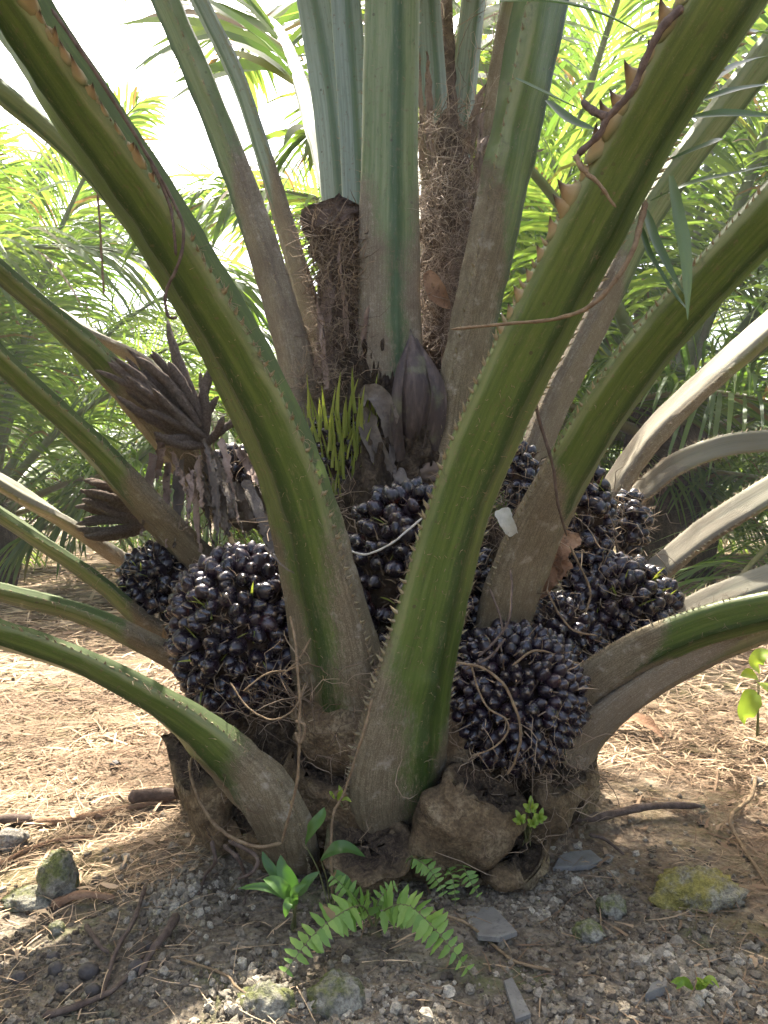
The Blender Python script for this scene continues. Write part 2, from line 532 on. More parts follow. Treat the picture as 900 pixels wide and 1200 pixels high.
def mat_spathe():
    m = MatB('flower_spathe'); co = m.coord('Object')
    mp = m.n('ShaderNodeMapping'); m.l(co, mp.inputs[0]); mp.inputs['Scale'].default_value = (1, 1, .12)
    a = m.noise(mp.outputs[0], 38, 5, .65); b = m.noise(co, 14, 4, .6)
    col = m.ramp(a, [(.3, (0.022, 0.014, 0.012)), (.5, (0.055, 0.037, 0.03)), (.72, (0.135, 0.10, 0.078))])
    col = m.mix(m.map(b, .52, .68, 0, .6), col, (0.12, 0.12, 0.06, 1))
    m.bump(a, .8, .008)
    return m.fin(col, .6, .35)


M_SPATHE = mat_spathe()


def mat_stone(name, c1, c2, moss=None, mossamt=.5):
    m = MatB(name); co = m.coord('Object')
    a = m.noise(co, 26, 6, .7); b = m.noise(co, 150, 4, .7)
    col = m.mix(m.map(a, .3, .7), c1, c2)
    col = m.mix(m.map(b, .35, .6, .6, 0), col, (0.06, 0.052, 0.045, 1))
    if moss:
        k = m.map(m.noise(co, 15, 5, .7), mossamt - .08, mossamt + .1, 1, 0)
        col = m.mix(m.math('MULTIPLY', k, .85), col, m.mix(m.map(b, .35, .65), moss, (moss[0] * 1.9, moss[1] * 1.8, moss[2] * 1.6, 1)))
    m.bump(m.math('ADD', a, m.math('MULTIPLY', b, .6)), 1.0, .012)
    return m.fin(col, .95, .2)


M_STONE = mat_stone('soil_stone', (0.22, 0.195, 0.155, 1), (0.40, 0.365, 0.30, 1))
M_MOSSY = mat_stone('mossy_stone', (0.17, 0.155, 0.115, 1), (0.33, 0.31, 0.24, 1), (0.085, 0.095, 0.025, 1), .46)
M_YMOSS = mat_stone('yellow_mossy_stone', (0.22, 0.19, 0.13, 1), (0.40, 0.36, 0.26, 1), (0.17, 0.145, 0.03, 1), .50)


def mat_pebble():
    m = MatB('pebble'); t = m.attr('tint'); co = m.coord('Object')
    col = m.ramp(t, [(0, (0.07, 0.052, 0.036)), (.35, (0.17, 0.138, 0.098)), (.7, (0.29, 0.245, 0.178)), (1, (0.46, 0.405, 0.31))])
    col = m.mix(m.map(m.noise(co, 3.2, 4, .6), .56, .7, 0, .55), col, (0.10, 0.12, 0.05, 1))
    n = m.noise(co, 240, 4, .7)
    col = m.mix(m.map(n, .35, .6, .5, 0), col, (0.05, 0.042, 0.036, 1))
    m.bump(n, .6, .004)
    return m.fin(col, .95, .15)


M_PEBBLE = mat_pebble()


def mat_ground():
    m = MatB('ground'); co = m.coord('Object'); lit = m.attr('litter')
    a = m.noise(co, 6, 6, .65); b = m.noise(co, 60, 5, .7); c = m.noise(co, 2.2, 4, .6); v = m.voro(co, 70)
    soil = m.ramp(a, [(.3, (0.105, 0.083, 0.058)), (.5, (0.21, 0.172, 0.123)), (.7, (0.33, 0.28, 0.205))])
    soil = m.mix(m.map(b, .36, .62, .6, 0), soil, (0.05, 0.04, 0.032, 1))
    soil = m.mix(m.map(m.noise(co, 4.5, 5, .7), .54, .66, 0, .65), soil, (0.105, 0.115, 0.045, 1))
    soil = m.mix(m.map(m.noise(co, 3.1, 4, .6), .56, .7, 0, .6), soil, (0.05, 0.038, 0.028, 1))
    soil = m.mix(m.map(v, .0, .3, .5, 0), soil, (0.33, 0.29, 0.23, 1))
    li = m.ramp(m.noise(co, 14, 6, .75, .8), [(.3, (0.10, 0.07, 0.046)), (.5, (0.22, 0.165, 0.112)), (.7, (0.37, 0.295, 0.20))])
    li = m.mix(m.map(b, .38, .62, .5, 0), li, (0.1, 0.066, 0.043, 1))
    li = m.mix(m.map(c, .5, .64, 0, .5), li, (0.15, 0.135, 0.05, 1))
    col = m.mix(lit, soil, li)
    m.bump(m.math('ADD', m.math('MULTIPLY', b, .7), m.math('ADD', m.math('MULTIPLY', v, .5), a)), .9, .02)
    return m.fin(col, .97, .12)


M_GROUND = mat_ground()

# ---------------------------------------------------------------- the ground: one sheet to the horizon
gx = np.concatenate([-np.geomspace(1.9, 390, 46)[::-1], np.arange(-1.88, 1.89, .012), np.geomspace(1.9, 390, 46)])
gy = np.concatenate([-np.geomspace(.62, 300, 22)[::-1], np.arange(-.6, .9, .06), np.arange(.9, 2.7, .012), np.geomspace(2.712, 390, 110)])
GX, GY = np.meshgrid(gx, gy)
far = np.exp(-((np.hypot(GX, GY) / 60.0) ** 2))
GZ = gz(GX, GY) * np.maximum(far, 0.0)
Fg = ring_faces(len(gy), len(gx), closed=False)
gm = mesh_np('ground', np.stack([GX, GY, GZ], -1).reshape(-1, 3), Fg, M_GROUND, True, {'litter': litter_mask(GX, GY).ravel()})
tag(link('ground', gm), kind='structure')

# ---------------------------------------------------------------- the fruiting oil palm
palm = empty('oil_palm', (PALM[0], PALM[1], 0.0))
tag(palm, 'large fruiting oil palm with thick green stalks and black fruit bunches', 'palm tree')
PO = PALM.copy()          # parts are modelled about the palm's foot


def loc(V): return np.asarray(V) - PO


# trunk
tz = np.array([-.12, 0, .08, .2, .34, .46, .58, .75, .95, 1.2])
tr_ = np.array([.47, .49, .525, .525, .485, .41, .33, .26, .19, .10])
nz, na = 170, 240
zz = np.linspace(-.12, 1.2, nz); aa = np.arange(na) * 2 * math.pi / na
ZZ, AA = np.meshgrid(zz, aa, indexing='ij')
RR = np.interp(ZZ, tz, tr_)
RR = RR + 0.07 * vn(AA * 3, ZZ * 7, 11) * (ZZ < 1) + 0.05 * vn(AA * 9, ZZ * 13, 12) + 0.03 * vn(AA * 26, ZZ * 38, 13) + 0.016 * vn(AA * 60, ZZ * 60, 14)
RR[:, :] = RR
VV = np.stack([RR * np.cos(AA), RR * np.sin(AA), ZZ], -1).reshape(-1, 3)
trunk = link('trunk', mesh_np('trunk', VV, ring_faces(nz, na), M_BARK), palm)

# section of a frond stalk: across (x), thickness (y, + = outer face)
SX = np.array([-1, -.985, -.93, -.80, -.5, -.28, -.21, -.14, .10, .5, .82, .93, .985, 1, .96, .90, .60, .22, -.22, -.60, -.90, -.96])
SY = np.array([0, .08, .20, .31, .45, .575, .605, .58, .51, .43, .37, .27, .10, 0, -.03, -.26, -.34, -.20, -.20, -.34, -.26, -.03])
SU = np.array([-1, -.985, -.93, -.80, -.5, -.28, -.21, -.14, .10, .5, .82, .93, .985, 1, 1.1, 1.2, .9, .5, -.5, -.9, -1.2, -1.1])

THORN = None


def cone_mesh(name, mat, k=6, bend=.35):
    t = np.array([0, .12, .3, .55, .8, 1.0]); r = np.array([.5, .42, .27, .15, .07, .008])
    P = np.stack([bend * t ** 2, 0 * t, t], -1)
    th = np.arange(k) * 2 * math.pi / k
    V = P[:, None] + r[:, None, None] * np.stack([np.cos(th) * 1.25, np.sin(th) * .6, 0 * th], -1)[None]
    return mesh_np(name, V.reshape(-1, 3), ring_faces(len(t), k), mat, True, {'h': np.repeat(t, k)})


THORN = cone_mesh('thorn', M_THORN, 8)
fronds = {}


def leaflet_set(P, S, A, Wd, t0, step, Lmax, W, seed, droop=1.1, curve=None):
    """leaflet bases, directions along both margins of a rachis path"""
    r_ = np.random.default_rng(seed)
    ds = np.linalg.norm(np.diff(P, axis=0), axis=1); s = np.concatenate([[0], np.cumsum(ds)])
    T = norm(np.gradient(P, axis=0))
    ss = np.arange(t0, s[-1], step)
    B, D, N, L = [], [], [], []
    for sgn in (-1, 1):
        q = ss + r_.uniform(-.3, .3, len(ss)) * step
        q = np.clip(q, t0, s[-1])
        g = lambda a: np.stack([np.interp(q, s, a[:, i]) for i in range(3)], -1)
        p, t, sd, up = g(P), norm(g(T)), norm(g(S)), norm(g(A))
        wd = np.interp(q, s, Wd)
        f = (q - t0) / (s[-1] - t0)
        fw = .45 + .75 * f + r_.uniform(-.15, .15, len(q))
        el = r_.choice([-.15, .25, .6], len(q)) + r_.uniform(-.15, .15, len(q))
        d = norm(sd * sgn * (1 - .45 * f)[:, None] + t * fw[:, None] + up * el[:, None])
        B.append(p + sd * (sgn * wd * .8)[:, None]); D.append(d); N.append(norm(up + .5 * sd * sgn + r_.normal(0, .25, up.shape)))
        L.append(Lmax * np.interp(f, [0, .12, .4, .75, 1], [.35, .8, 1, .75, .35]) * r_.uniform(.85, 1.12, len(q)))
    B, D, N, L = map(np.concatenate, (B, D, N, L))
    return B, D, N, L, r_.uniform(.7, 1.2, len(L)) * W, droop * r_.uniform(.7, 1.4, len(L)), r_.random(len(L))


def make_frond(key, ctrl, mat, ext=2.6, Rv=None, fib0=0.35, fib1=0.8, thick=1.0, spine=.008, spine_step=.016, leaf=True, lt0=.55, grav=.42, seed=1, roll=0.0, spine_side=(-1, 1), mat_spine=None, label=None, jag=0.0, adax=1.0, fmax=1.0, wmul=1.0, fringe=260):
    C = np.array([[*at(x, y, Y), wpx / FPX * Y / 2] for x, y, Y, wpx in ctrl])
    Q = spline(C, 12)
    P = Q[:, :3]; W = Q[:, 3] * wmul
    nv = len(P)
    if ext:
        T = norm(P[-1] - P[-4]); st = .07; p = P[-1].copy(); w0 = W[-1]
        E = []; EW = []
        n = int(ext / st)
        for i in range(n):
            T = norm(T + np.array([0, 0, -grav * st * (0.4 + 1.4 * i / n)]))
            p = p + T * st; E.append(p.copy()); EW.append(w0 * (1 - i / n) ** .8 + .005)
        P = np.vstack([P, E]); W = np.concatenate([W, EW])
    s = np.concatenate([[0], np.cumsum(np.linalg.norm(np.diff(P, axis=0), axis=1))])
    T = norm(np.gradient(P, axis=0))
    if Rv is None:
        Rv = P[nv - 1] - P[0]; Rv = np.array([Rv[0], Rv[1], 0])
    Rv = norm(np.asarray(Rv, float))
    O = norm(Rv - (T @ Rv)[:, None] * T)          # outer face direction
    S = norm(np.cross(O, T))
    sv = s[nv - 1]
    ra, rb = roll if isinstance(roll, tuple) else (roll, roll)
    rl = (ra + (rb - ra) * np.clip(s / sv, 0, 1))[:, None]
    O, S = O * np.cos(rl) + S * np.sin(rl), S * np.cos(rl) - O * np.sin(rl)
    th = thick * np.interp(s, [0, .25 * sv, sv], [1.15, 1.0, .95])
    V = P[:, None] + W[:, None, None] * (SX[None, :, None] * S[:, None] + (np.where(SY < 0, SY * adax, SY)[None, :, None] * th[:, None, None]) * O[:, None])
    SS, UU = np.meshgrid(s, SU, indexing='ij')
    V = V + (W[:, None] * (.07 * vn(SS * 7 + seed * 3.1, UU * 1.1, seed) + .05 * vn(SS * 24, UU * 2.2, seed + 9) + .035 * vn(SS * 70, UU * 5, seed + 4)))[..., None] * np.where(SY >= 0, 1, -1)[None, :, None] * O[:, None]
    V = V + (W[:, None] * .05 * vn(SS * 9, UU * 0 + seed, seed + 2))[..., None] * S[:, None] * np.sign(SX)[None, :, None]
    if jag:
        V = V + (rng.normal(0, 1, V.shape) * jag * np.interp(s, [0, .5 * sv], [1, 0])[:, None, None])
    n, k = len(P), len(SX)
    fib = fmax * (1 - sstep(fib0 * sv, fib1 * sv, s))
    att = {'u': np.tile(SU, n), 'v': np.repeat(s, k), 'fib': np.repeat(fib, k), 'ad': np.tile((np.arange(k) > 14).astype(float), n)}
    F = ring_faces(n, k)[:, ::-1]
    Vf = loc(V.reshape(-1, 3))
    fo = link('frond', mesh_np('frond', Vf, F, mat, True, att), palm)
    if label: fo['label'] = label
    # spines down both margins, too small to pick apart one by one
    if spine:
        g = Geo(); q = np.arange(.12 * sv, s[nv - 1] + .15, spine_step)
        k4 = np.arange(4) * math.pi / 2
        for sg in spine_side:
            for a in q:
                a = a + rng.uniform(-.4, .4) * spine_step
                i = min(int(np.searchsorted(s, a)), n - 2)
                p = P[i] + W[i] * S[i] * sg * .985
                d = norm(S[i] * sg * 1.0 + T[i] * rng.uniform(.0, .9) + O[i] * rng.uniform(-.3, .3))
                l = spine * rng.uniform(.5, 1.35); r = l * .2
                e1 = norm(np.cross(d, O[i])); e2 = np.cross(d, e1)
                ring = lambda c, rr: c + rr * (np.cos(k4)[:, None] * e1 * 1.5 + np.sin(k4)[:, None] * e2)
                g.add(np.vstack([ring(p - d * .002, r), ring(p + d * l * .4, r * .6), ring(p + d * l + T[i] * l * .25, r * .06)]), ring_faces(3, 4))
        so_ = link('spines', g.mesh('spines', mat_spine or M_SPINE, True, PO), fo)
        so_['kind'] = 'stuff'
    if fringe:
        g = Geo(); top_s = min(sv, (fib1 + .1) * sv)
        for q in range(fringe):
            a = top_s * rng.random() ** 1.3; i = min(int(np.searchsorted(s, a)), n - 2)
            if q % 3:
                sg = rng.choice([-1, 1]); p = P[i] + S[i] * W[i] * sg * rng.uniform(.9, .99); d = norm(S[i] * sg + T[i] * rng.normal(.2, .6) + O[i] * rng.normal(.2, .5)); l = rng.uniform(.008, .026)
            else:
                x = rng.uniform(-.9, .9); p = P[i] + S[i] * W[i] * x + O[i] * W[i] * np.interp(x, SX[:14], SY[:14]) * th[i] * .98
                d = norm(S[i] * rng.normal(0, .8) + T[i] * rng.normal(0, .9) + O[i] * rng.uniform(.15, .7)); l = rng.uniform(.004, .013)
            bend = rng.normal(0, .35, 3)
            Vh, Fh = tube(np.array([p, p + d * l * .5, p + norm(d + bend) * l]), np.array([.0007, .0005, .0002]), 3)
            g.add(Vh, Fh, tint=rng.uniform(.3, 1))
        fz = link('fringe', g.mesh('fringe', M_FIBRE, True, PO), fo); fz['kind'] = 'stuff'
    if leaf and ext:
        i0 = nv - 1
        B, D, N, L, Wl, dr, ti = leaflet_set(P[i0:], S[i0:], -O[i0:], W[i0:], lt0, .040, .9, .052, seed, .9)
        Vb, Fb = blades(B, D, N, L, Wl, dr, 5)
        lo = link('leaflets', mesh_np('leaflets', loc(Vb), Fb, M_LEAF, True, {'tint': np.repeat(ti, 12)}), fo)
        lo['kind'] = 'stuff'
    fronds[key] = dict(P=P, W=W, S=S, O=O, T=T, s=s, nv=nv, obj=fo)
    return fo


# front stalks
make_frond('left_front', [(402, 850, 1.68, 96), (392, 780, 1.62, 96), (376, 700, 1.58, 88), (342, 565, 1.50, 80), (276, 420, 1.40, 80), (193, 277, 1.29, 83), (103, 142, 1.19, 90), (16, 12, 1.10, 98)],
           M_PET, fib0=.12, fib1=.62, seed=3, roll=(-.05, .36), adax=1.7, lt0=.9, ext=2.8, fmax=.66, wmul=1.20, fringe=900, spine=.014, spine_step=.012)
make_frond('right_front', [(466, 966, 1.74, 70), (464, 928, 1.61, 112), (468, 885, 1.555, 114), (478, 830, 1.53, 100), (500, 740, 1.50, 86), (537, 600, 1.45, 76), (590, 470, 1.38, 80), (650, 350, 1.31, 84), (732, 195, 1.21, 84), (800, 78, 1.13, 88), (862, -20, 1.07, 94)],
           M_PET, fib0=.06, fib1=.52, seed=4, roll=.12, lt0=.9, ext=2.8, fmax=.68, wmul=1.10, fringe=900, spine=.014, spine_step=.012)
make_frond('right_reach', [(590, 735, 1.78, 84), (608, 675, 1.72, 86), (640, 600, 1.66, 82), (690, 510, 1.58, 80), (745, 430, 1.51, 80), (820, 342, 1.43, 78), (910, 248, 1.35, 82)],
           M_PET, fib0=.22, fib1=.55, seed=5, roll=.15, lt0=.8, thick=.9, spine=.012, spine_step=.013)
make_frond('low_left', [(352, 994, 1.72, 66), (336, 966, 1.60, 112), (314, 934, 1.545, 122), (275, 890, 1.52, 104), (205, 832, 1.48, 74), (105, 778, 1.41, 56), (-10, 738, 1.34, 54)],
           M_PET, fib0=.25, fib1=.62, seed=6, roll=0, lt0=.6, spine=.010, spine_step=.012, thick=1.05)
make_frond('left_mid', [(262, 815, 1.86, 50), (225, 782, 1.80, 58), (170, 750, 1.74, 54), (95, 716, 1.66, 52), (-10, 688, 1.56, 50)],
           M_PET, fib0=.3, fib1=.75, seed=7, lt0=.5, spine=.008)
make_frond('left_thin', [(215, 760, 1.98, 42), (170, 728, 1.94, 42), (125, 688, 1.88, 40), (62, 642, 1.80, 38), (-10, 594, 1.70, 38)],
           M_PET, fib0=.1, fib1=.5, seed=8, lt0=.5, spine=.008)
make_frond('left_up_a', [(262, 680, 2.02, 46), (222, 645, 1.96, 60), (180, 600, 1.90, 60), (100, 512, 1.78, 54), (-10, 412, 1.62, 58)],
           M_PET, fib0=.3, fib1=.7, seed=9, lt0=.5, spine=.009)
make_frond('left_up_b', [(270, 610, 2.12, 48), (232, 562, 2.06, 58), (190, 505, 2.0, 60), (130, 436, 1.92, 56), (70, 378, 1.84, 52), (-10, 308, 1.72, 56)],
           M_PET, fib0=.4, fib1=.75, seed=10, lt0=.5, spine=.009)
make_frond('left_far', [(210, 700, 2.3, 32), (150, 660, 2.25, 38), (65, 603, 2.18, 36), (-10, 558, 2.08, 36)],
           M_PETL, fib0=.2, fib1=.9, seed=11, lt0=.4, spine=.005)
make_frond('left_behind', [(300, 500, 2.3, 40), (225, 360, 2.2, 36), (150, 255, 2.1, 36), (80, 175, 2.0, 36), (-10, 98, 1.9, 38)],
           M_PETG, fib0=.1, fib1=.5, seed=12, lt0=.5, spine=.005)
make_frond('left_pale', [(240, 480, 2.5, 30), (180, 432, 2.45, 30), (120, 398, 2.4, 30), (60, 360, 2.32, 28), (20, 335, 2.3, 24)],
           M_PETL, fib0=.2, fib1=.9, seed=13, lt0=.3, spine=.004)
# upright stalks of the heart
make_frond('heart', [(458, 560, 2.05, 84), (457, 440, 2.05, 78), (456, 300, 2.03, 72), (457, 150, 2.0, 66), (460, -15, 1.96, 66)],
           M_PETG, Rv=(0, -1, 0), fmax=.66, fib0=.3, fib1=1.0, seed=14, lt0=.25, spine=.005, grav=.1, ext=2.4)
make_frond('heart_blue_a', [(408, 480, 2.32, 44), (404, 320, 2.32, 44), (394, 180, 2.3, 46), (382, 80, 2.28, 46), (366, -15, 2.24, 44)],
           M_PETB, Rv=(-.5, -1, 0), fib0=.2, fib1=.5, seed=15, lt0=.25, spine=.004, grav=.15)
make_frond('heart_blue_b', [(428, 480, 2.2, 44), (424, 320, 2.2, 40), (416, 160, 2.18, 38), (404, -15, 2.14, 36)],
           M_PETB, Rv=(-.2, -1, 0), fib0=.2, fib1=.55, seed=16, lt0=.25, spine=.004, grav=.12)
make_frond('left_heart', [(358, 540, 2.12, 60), (348, 440, 2.12, 64), (328, 360, 2.1, 62), (300, 270, 2.08, 60), (255, 148, 2.04, 56), (186, -15, 1.98, 54)],
           M_PETG, Rv=(-.75, -.7, 0), fib0=.35, fib1=.95, fmax=.85, seed=17, lt0=.25, spine=.009, roll=.6, adax=1.8)
make_frond('left_heart_thin', [(392, 500, 2.3, 48), (372, 400, 2.3, 46), (345, 300, 2.28, 40), (312, 190, 2.25, 34), (278, 90, 2.2, 32), (226, -15, 2.15, 30)],
           M_PETB, Rv=(-.9, -.4, 0), fib0=.35, fib1=.8, seed=18, lt0=.25, spine=.005)
make_frond('right_heart', [(523, 590, 1.98, 76), (535, 500, 1.97, 78), (552, 410, 1.95, 80), (578, 290, 1.92, 84), (608, 150, 1.88, 90), (642, -15, 1.83, 98)],
           M_PET, Rv=(.5, -1, 0), fib0=.3, fib1=.9, fmax=.75, seed=19, lt0=.25, spine=.012, roll=-.60, adax=1.7, wmul=.93, grav=.2)
make_frond('heart_right_a', [(520, 420, 2.35, 44), (514, 250, 2.35, 40), (508, 120, 2.33, 34), (500, -15, 2.3, 30)],
           M_PETB, Rv=(.1, -1, 0), fib0=.4, fib1=.9, seed=20, lt0=.25, spine=.004, grav=.1)
make_frond('heart_right_b', [(522, 420, 2.42, 36), (530, 260, 2.42, 34), (541, 130, 2.4, 32), (556, -15, 2.38, 30)],
           M_PETB, Rv=(.4, -1, 0), fib0=.15, fib1=.4, seed=21, lt0=.25, spine=.004, grav=.1)
make_frond('heart_right_c', [(540, 440, 2.3, 40), (556, 290, 2.3, 38), (578, 150, 2.28, 36), (606, -15, 2.25, 36)],
           M_PETL, Rv=(.5, -1, 0), fib0=.6, fib1=1.1, seed=22, lt0=.25, spine=.004, grav=.12)
make_frond('right_behind', [(622, 540, 2.2, 50), (650, 470, 2.18, 54), (692, 390, 2.15, 52), (742, 285, 2.1, 54), (795, 200, 2.05, 56), (910, 50, 1.95, 60)],
           M_PETG, fib0=.3, fib1=.62, seed=23, lt0=.8, spine=.005, roll=.2)
# right hand stalks, older
make_frond('right_lit', [(690, 612, 2.32, 58), (712, 575, 2.32, 60), (762, 505, 2.30, 60), (830, 440, 2.27, 58), (915, 365, 2.22, 56)],
           M_PETL, fib0=.3, fib1=1.0, seed=24, lt0=.5, spine=.009, Rv=(1, .06, 0), wmul=.90, thick=1.3, adax=.35)
make_frond('right_arched', [(730, 595, 2.35, 26), (755, 572, 2.35, 28), (795, 542, 2.32, 28), (850, 522, 2.3, 27), (915, 515, 2.25, 26)],
           M_PETL, fib0=.2, fib1=.6, seed=25, lt0=.05, spine=.008, grav=1.0, Rv=(1, .6, 0), wmul=1.0, thick=1.2, adax=.35)
make_frond('right_lit_low', [(740, 690, 2.1, 40), (775, 662, 2.06, 44), (830, 618, 2.0, 44), (915, 565, 1.9, 44)],
           M_PETL, fib0=.3, fib1=1.1, seed=26, lt0=.5, spine=.009, Rv=(1, .05, 0), wmul=.86, thick=1.3, adax=.35)
make_frond('right_low_pale', [(740, 760, 2.0, 40), (800, 718, 1.95, 40), (850, 694, 1.9, 38), (915, 670, 1.85, 38)],
           M_PETL, fib0=.3, fib1=1.1, seed=27, lt0=.5, spine=.009, Rv=(1, .05, 0), wmul=.86, thick=1.3, adax=.35)
make_frond('right_low_green', [(668, 830, 1.78, 60), (692, 802, 1.73, 58), (755, 762, 1.67, 54), (830, 732, 1.6, 50), (915, 712, 1.52, 48)],
           M_PET, fib0=.3, fib1=.8, seed=28, lt0=.5, spine=.007, Rv=(.6, -1, 0), roll=.2)
make_frond('right_low_brown', [(655, 905, 1.80, 80), (690, 856, 1.76, 62), (755, 806, 1.70, 44), (825, 768, 1.65, 38), (915, 732, 1.58, 34)],
           M_PETL, fib0=.5, fib1=1.2, seed=29, lt0=.5, spine=.0, Rv=(.6, -1, 0))
# fronds growing towards the back, half hidden, for the crown's full shade
for i, (az, bz) in enumerate([(78, .55), (108, .6)]):
    a = R(az); d = np.array([math.cos(a), math.sin(a), 0])
    p0 = PALM + d * .12 + np.array([0, 0, .9]); p1 = PALM + d * .35 + np.array([0, 0, 1.5]); p2 = PALM + d * (.6 + .3 * bz) + np.array([0, 0, 2.1])
    cc = []
    for p, wd in ((p0, .1), (p1, .085), (p2, .07)):
        cc.append(((p[0] / p[1]) * FPX + 450, 600 - (p[2] - CAM_H) / p[1] * FPX, p[1], wd * FPX / p[1]))
    make_frond('back%d' % i, cc, M_PETG, Rv=d, fib0=.3, fib1=.8, seed=40 + i, lt0=.5, spine=0, fringe=0, ext=3.0, grav=.35)

# individual thorns on the two big front stalks
def thorns(key, ts, side, size, lean=.2, out=.5):
    f = fronds[key]
    for a, sz in zip(ts, size):
        i = int(np.searchsorted(f['s'], a * f['s'][f['nv'] - 1]))
        i = min(i, len(f['P']) - 2)
        S, O, T = f['S'][i], f['O'][i], f['T'][i]
        p = f['P'][i] + f['W'][i] * S * side * .93
        d = norm(S * side + T * (lean + rng.uniform(-.3, .45)) + O * rng.uniform(-.2, .2) * out)
        X = norm(T - d * (T @ d)); Yv = np.cross(d, X)
        s_ = sz * rng.uniform(.6, 1.35)
        wsc = s_ * rng.uniform(.9, 1.15)
        M = Matrix(((X[0] * wsc, Yv[0] * wsc, d[0] * s_, 0), (X[1] * wsc, Yv[1] * wsc, d[1] * s_, 0), (X[2] * wsc, Yv[2] * wsc, d[2] * s_, 0), (0, 0, 0, 1)))
        M.translation = Vector(loc(p))
        link('thorn', THORN, f['obj'], M)


def side_of(key, left=True):
    f = fronds[key]; i = f['nv'] - 5
    return -1 if (f['S'][i][0] < 0) != left else 1


sL = -side_of('right_front', True)
sL = 1 if fronds['right_front']['S'][60][0] < 0 else -1
thorns('right_front', np.linspace(.66, 1.03, 19), sL, np.linspace(.026, .046, 19))
thorns('right_front', np.linspace(.72, 1.02, 12), -sL, np.linspace(.014, .024, 12))
sR = 1 if fronds['left_front']['S'][60][0] > 0 else -1
thorns('left_front', np.linspace(.80, 1.02, 12), sR, np.linspace(.022, .036, 12))
thorns('left_front', np.linspace(.80, 1.02, 9), -sR, np.linspace(.014, .022, 9))

# ---- cut leaf bases round the foot of the trunk
def stub(ctrl, cutdir, flat=.75, seed=0, hollow=.35, name='leaf_base', Rv=None):
    hollow *= .38
    """a swollen old leaf base, rounded below and hacked off above (photo pixel, depth, width)"""
    C = np.array([[*at(x, y, Y), wpx / FPX * Y / 2] for x, y, Y, wpx in ctrl])
    Q = spline(C, 9); P = Q[:, :3]; W = Q[:, 3].copy()
    k = 28; th = np.arange(k) * 2 * math.pi / k
    T = norm(np.gradient(P, axis=0))
    mid = P[len(P) // 2]
    if Rv is None: Rv = mid - np.array([PALM[0], PALM[1], mid[2]])
    Rv = norm(np.asarray(Rv, float))
    O = norm(Rv - (T @ Rv)[:, None] * T); S = norm(np.cross(O, T))
    cx = np.sign(np.cos(th)) * np.abs(np.cos(th)) ** .8
    cy = np.sign(np.sin(th)) * np.abs(np.sin(th)) ** .8 * np.where(np.sin(th) > 0, flat, .45)
    V = P[:, None] + W[:, None, None] * (cx[None, :, None] * S[:, None] + cy[None, :, None] * O[:, None])
    V = V.reshape(-1, 3)
    tt = np.repeat(np.linspace(0, 1, len(P)), k)
    dirv = norm(V - np.repeat(P, k, 0))
    V = V + dirv * (.026 * vn(V[:, 0] * 14 + V[:, 1] * 6, V[:, 2] * 14, seed) + .016 * vn(V[:, 0] * 42, V[:, 2] * 42 + V[:, 1] * 20, seed + 1))[:, None]
    # hacked top: cut by a slanting plane, then a fibrous hollow sunk into it
    cd = norm(np.asarray(cutdir, float)); c = P[-1]; Tt = T[-1]
    wgt = sstep(.35, 1, tt)
    V = V + (wgt * np.clip(-((V - np.repeat(P, k, 0)) @ cd) / max(.35, cd @ Tt), -.10, .10))[:, None] * Tt
    last = V[-k:].copy(); c = last.mean(0)
    rows = [V]; cut = [0 * tt]
    for f, h, cu in ((.95, .02, .25), (.82, -.03, .75), (.66, -hollow * .45, 1), (.4, -hollow * .6, 1), (.02, -hollow * .75, 1)):
        rr = c + (last - c) * f + cd * h * W[-1]
        rr = rr + rng.normal(0, .0055, rr.shape)
        rows.append(rr); cut.append(np.full(k, cu))
    V = np.vstack(rows)
    n = len(V) // k
    return link(name, mesh_np(name, loc(V), ring_faces(n, k), M_STUB, True, {'cut': np.concatenate(cut)}), palm)


stub([(505, 1020, 1.615, 26), (515, 1010, 1.555, 78), (529, 988, 1.525, 114), (548, 960, 1.525, 124), (574, 925, 1.555, 108)], (.55, -.25, .8), .5, 21, .5)
stub([(606, 1044, 1.635, 18), (607, 1036, 1.595, 54), (606, 1018, 1.575, 80), (608, 992, 1.615, 84)], (.1, -.3, .95), .5, 22, .5)
stub([(426, 1042, 1.595, 26), (429, 1030, 1.545, 66), (431, 1008, 1.515, 94), (434, 984, 1.525, 100)], (.12, -.62, .78), .5, 23, .7)
stub([(262, 1000, 1.715, 30), (254, 978, 1.685, 78), (240, 930, 1.695, 96), (228, 888, 1.735, 90)], (-.35, -.7, .6), .5, 24, 1.0, Rv=(-.8, -.6, 0))
stub([(392, 905, 1.635, 40), (392, 882, 1.605, 86), (392, 845, 1.605, 96), (394, 800, 1.655, 84)], (0, -.2, 1), .45, 25, .4)
stub([(630, 985, 1.775, 40), (640, 960, 1.735, 88), (652, 925, 1.715, 104), (664, 890, 1.735, 96)], (.5, -.5, .6), .5, 26, .6, Rv=(.8, -.6, 0))
stub([(690, 950, 2.0, 30), (682, 930, 1.925, 70), (676, 880, 1.935, 70)], (.3, -.2, .8), .5, 27, .5, Rv=(.9, -.4, 0))
stub([(505, 905, 1.655, 40), (520, 890, 1.615, 66), (533, 850, 1.635, 70), (540, 800, 1.695, 60)], (.2, 0, 1), .4, 28, .5)
stub([(330, 1010, 1.675, 40), (340, 990, 1.635, 90), (352, 955, 1.635, 100), (358, 925, 1.655, 84)], (.3, -.5, .7), .4, 29, .6)
stub([(228, 790, 2.0, 40), (222, 762, 1.925, 66), (208, 730, 1.915, 56)], (-.2, 0, 1), .5, 30, .5, Rv=(-.8, -.6, 0))

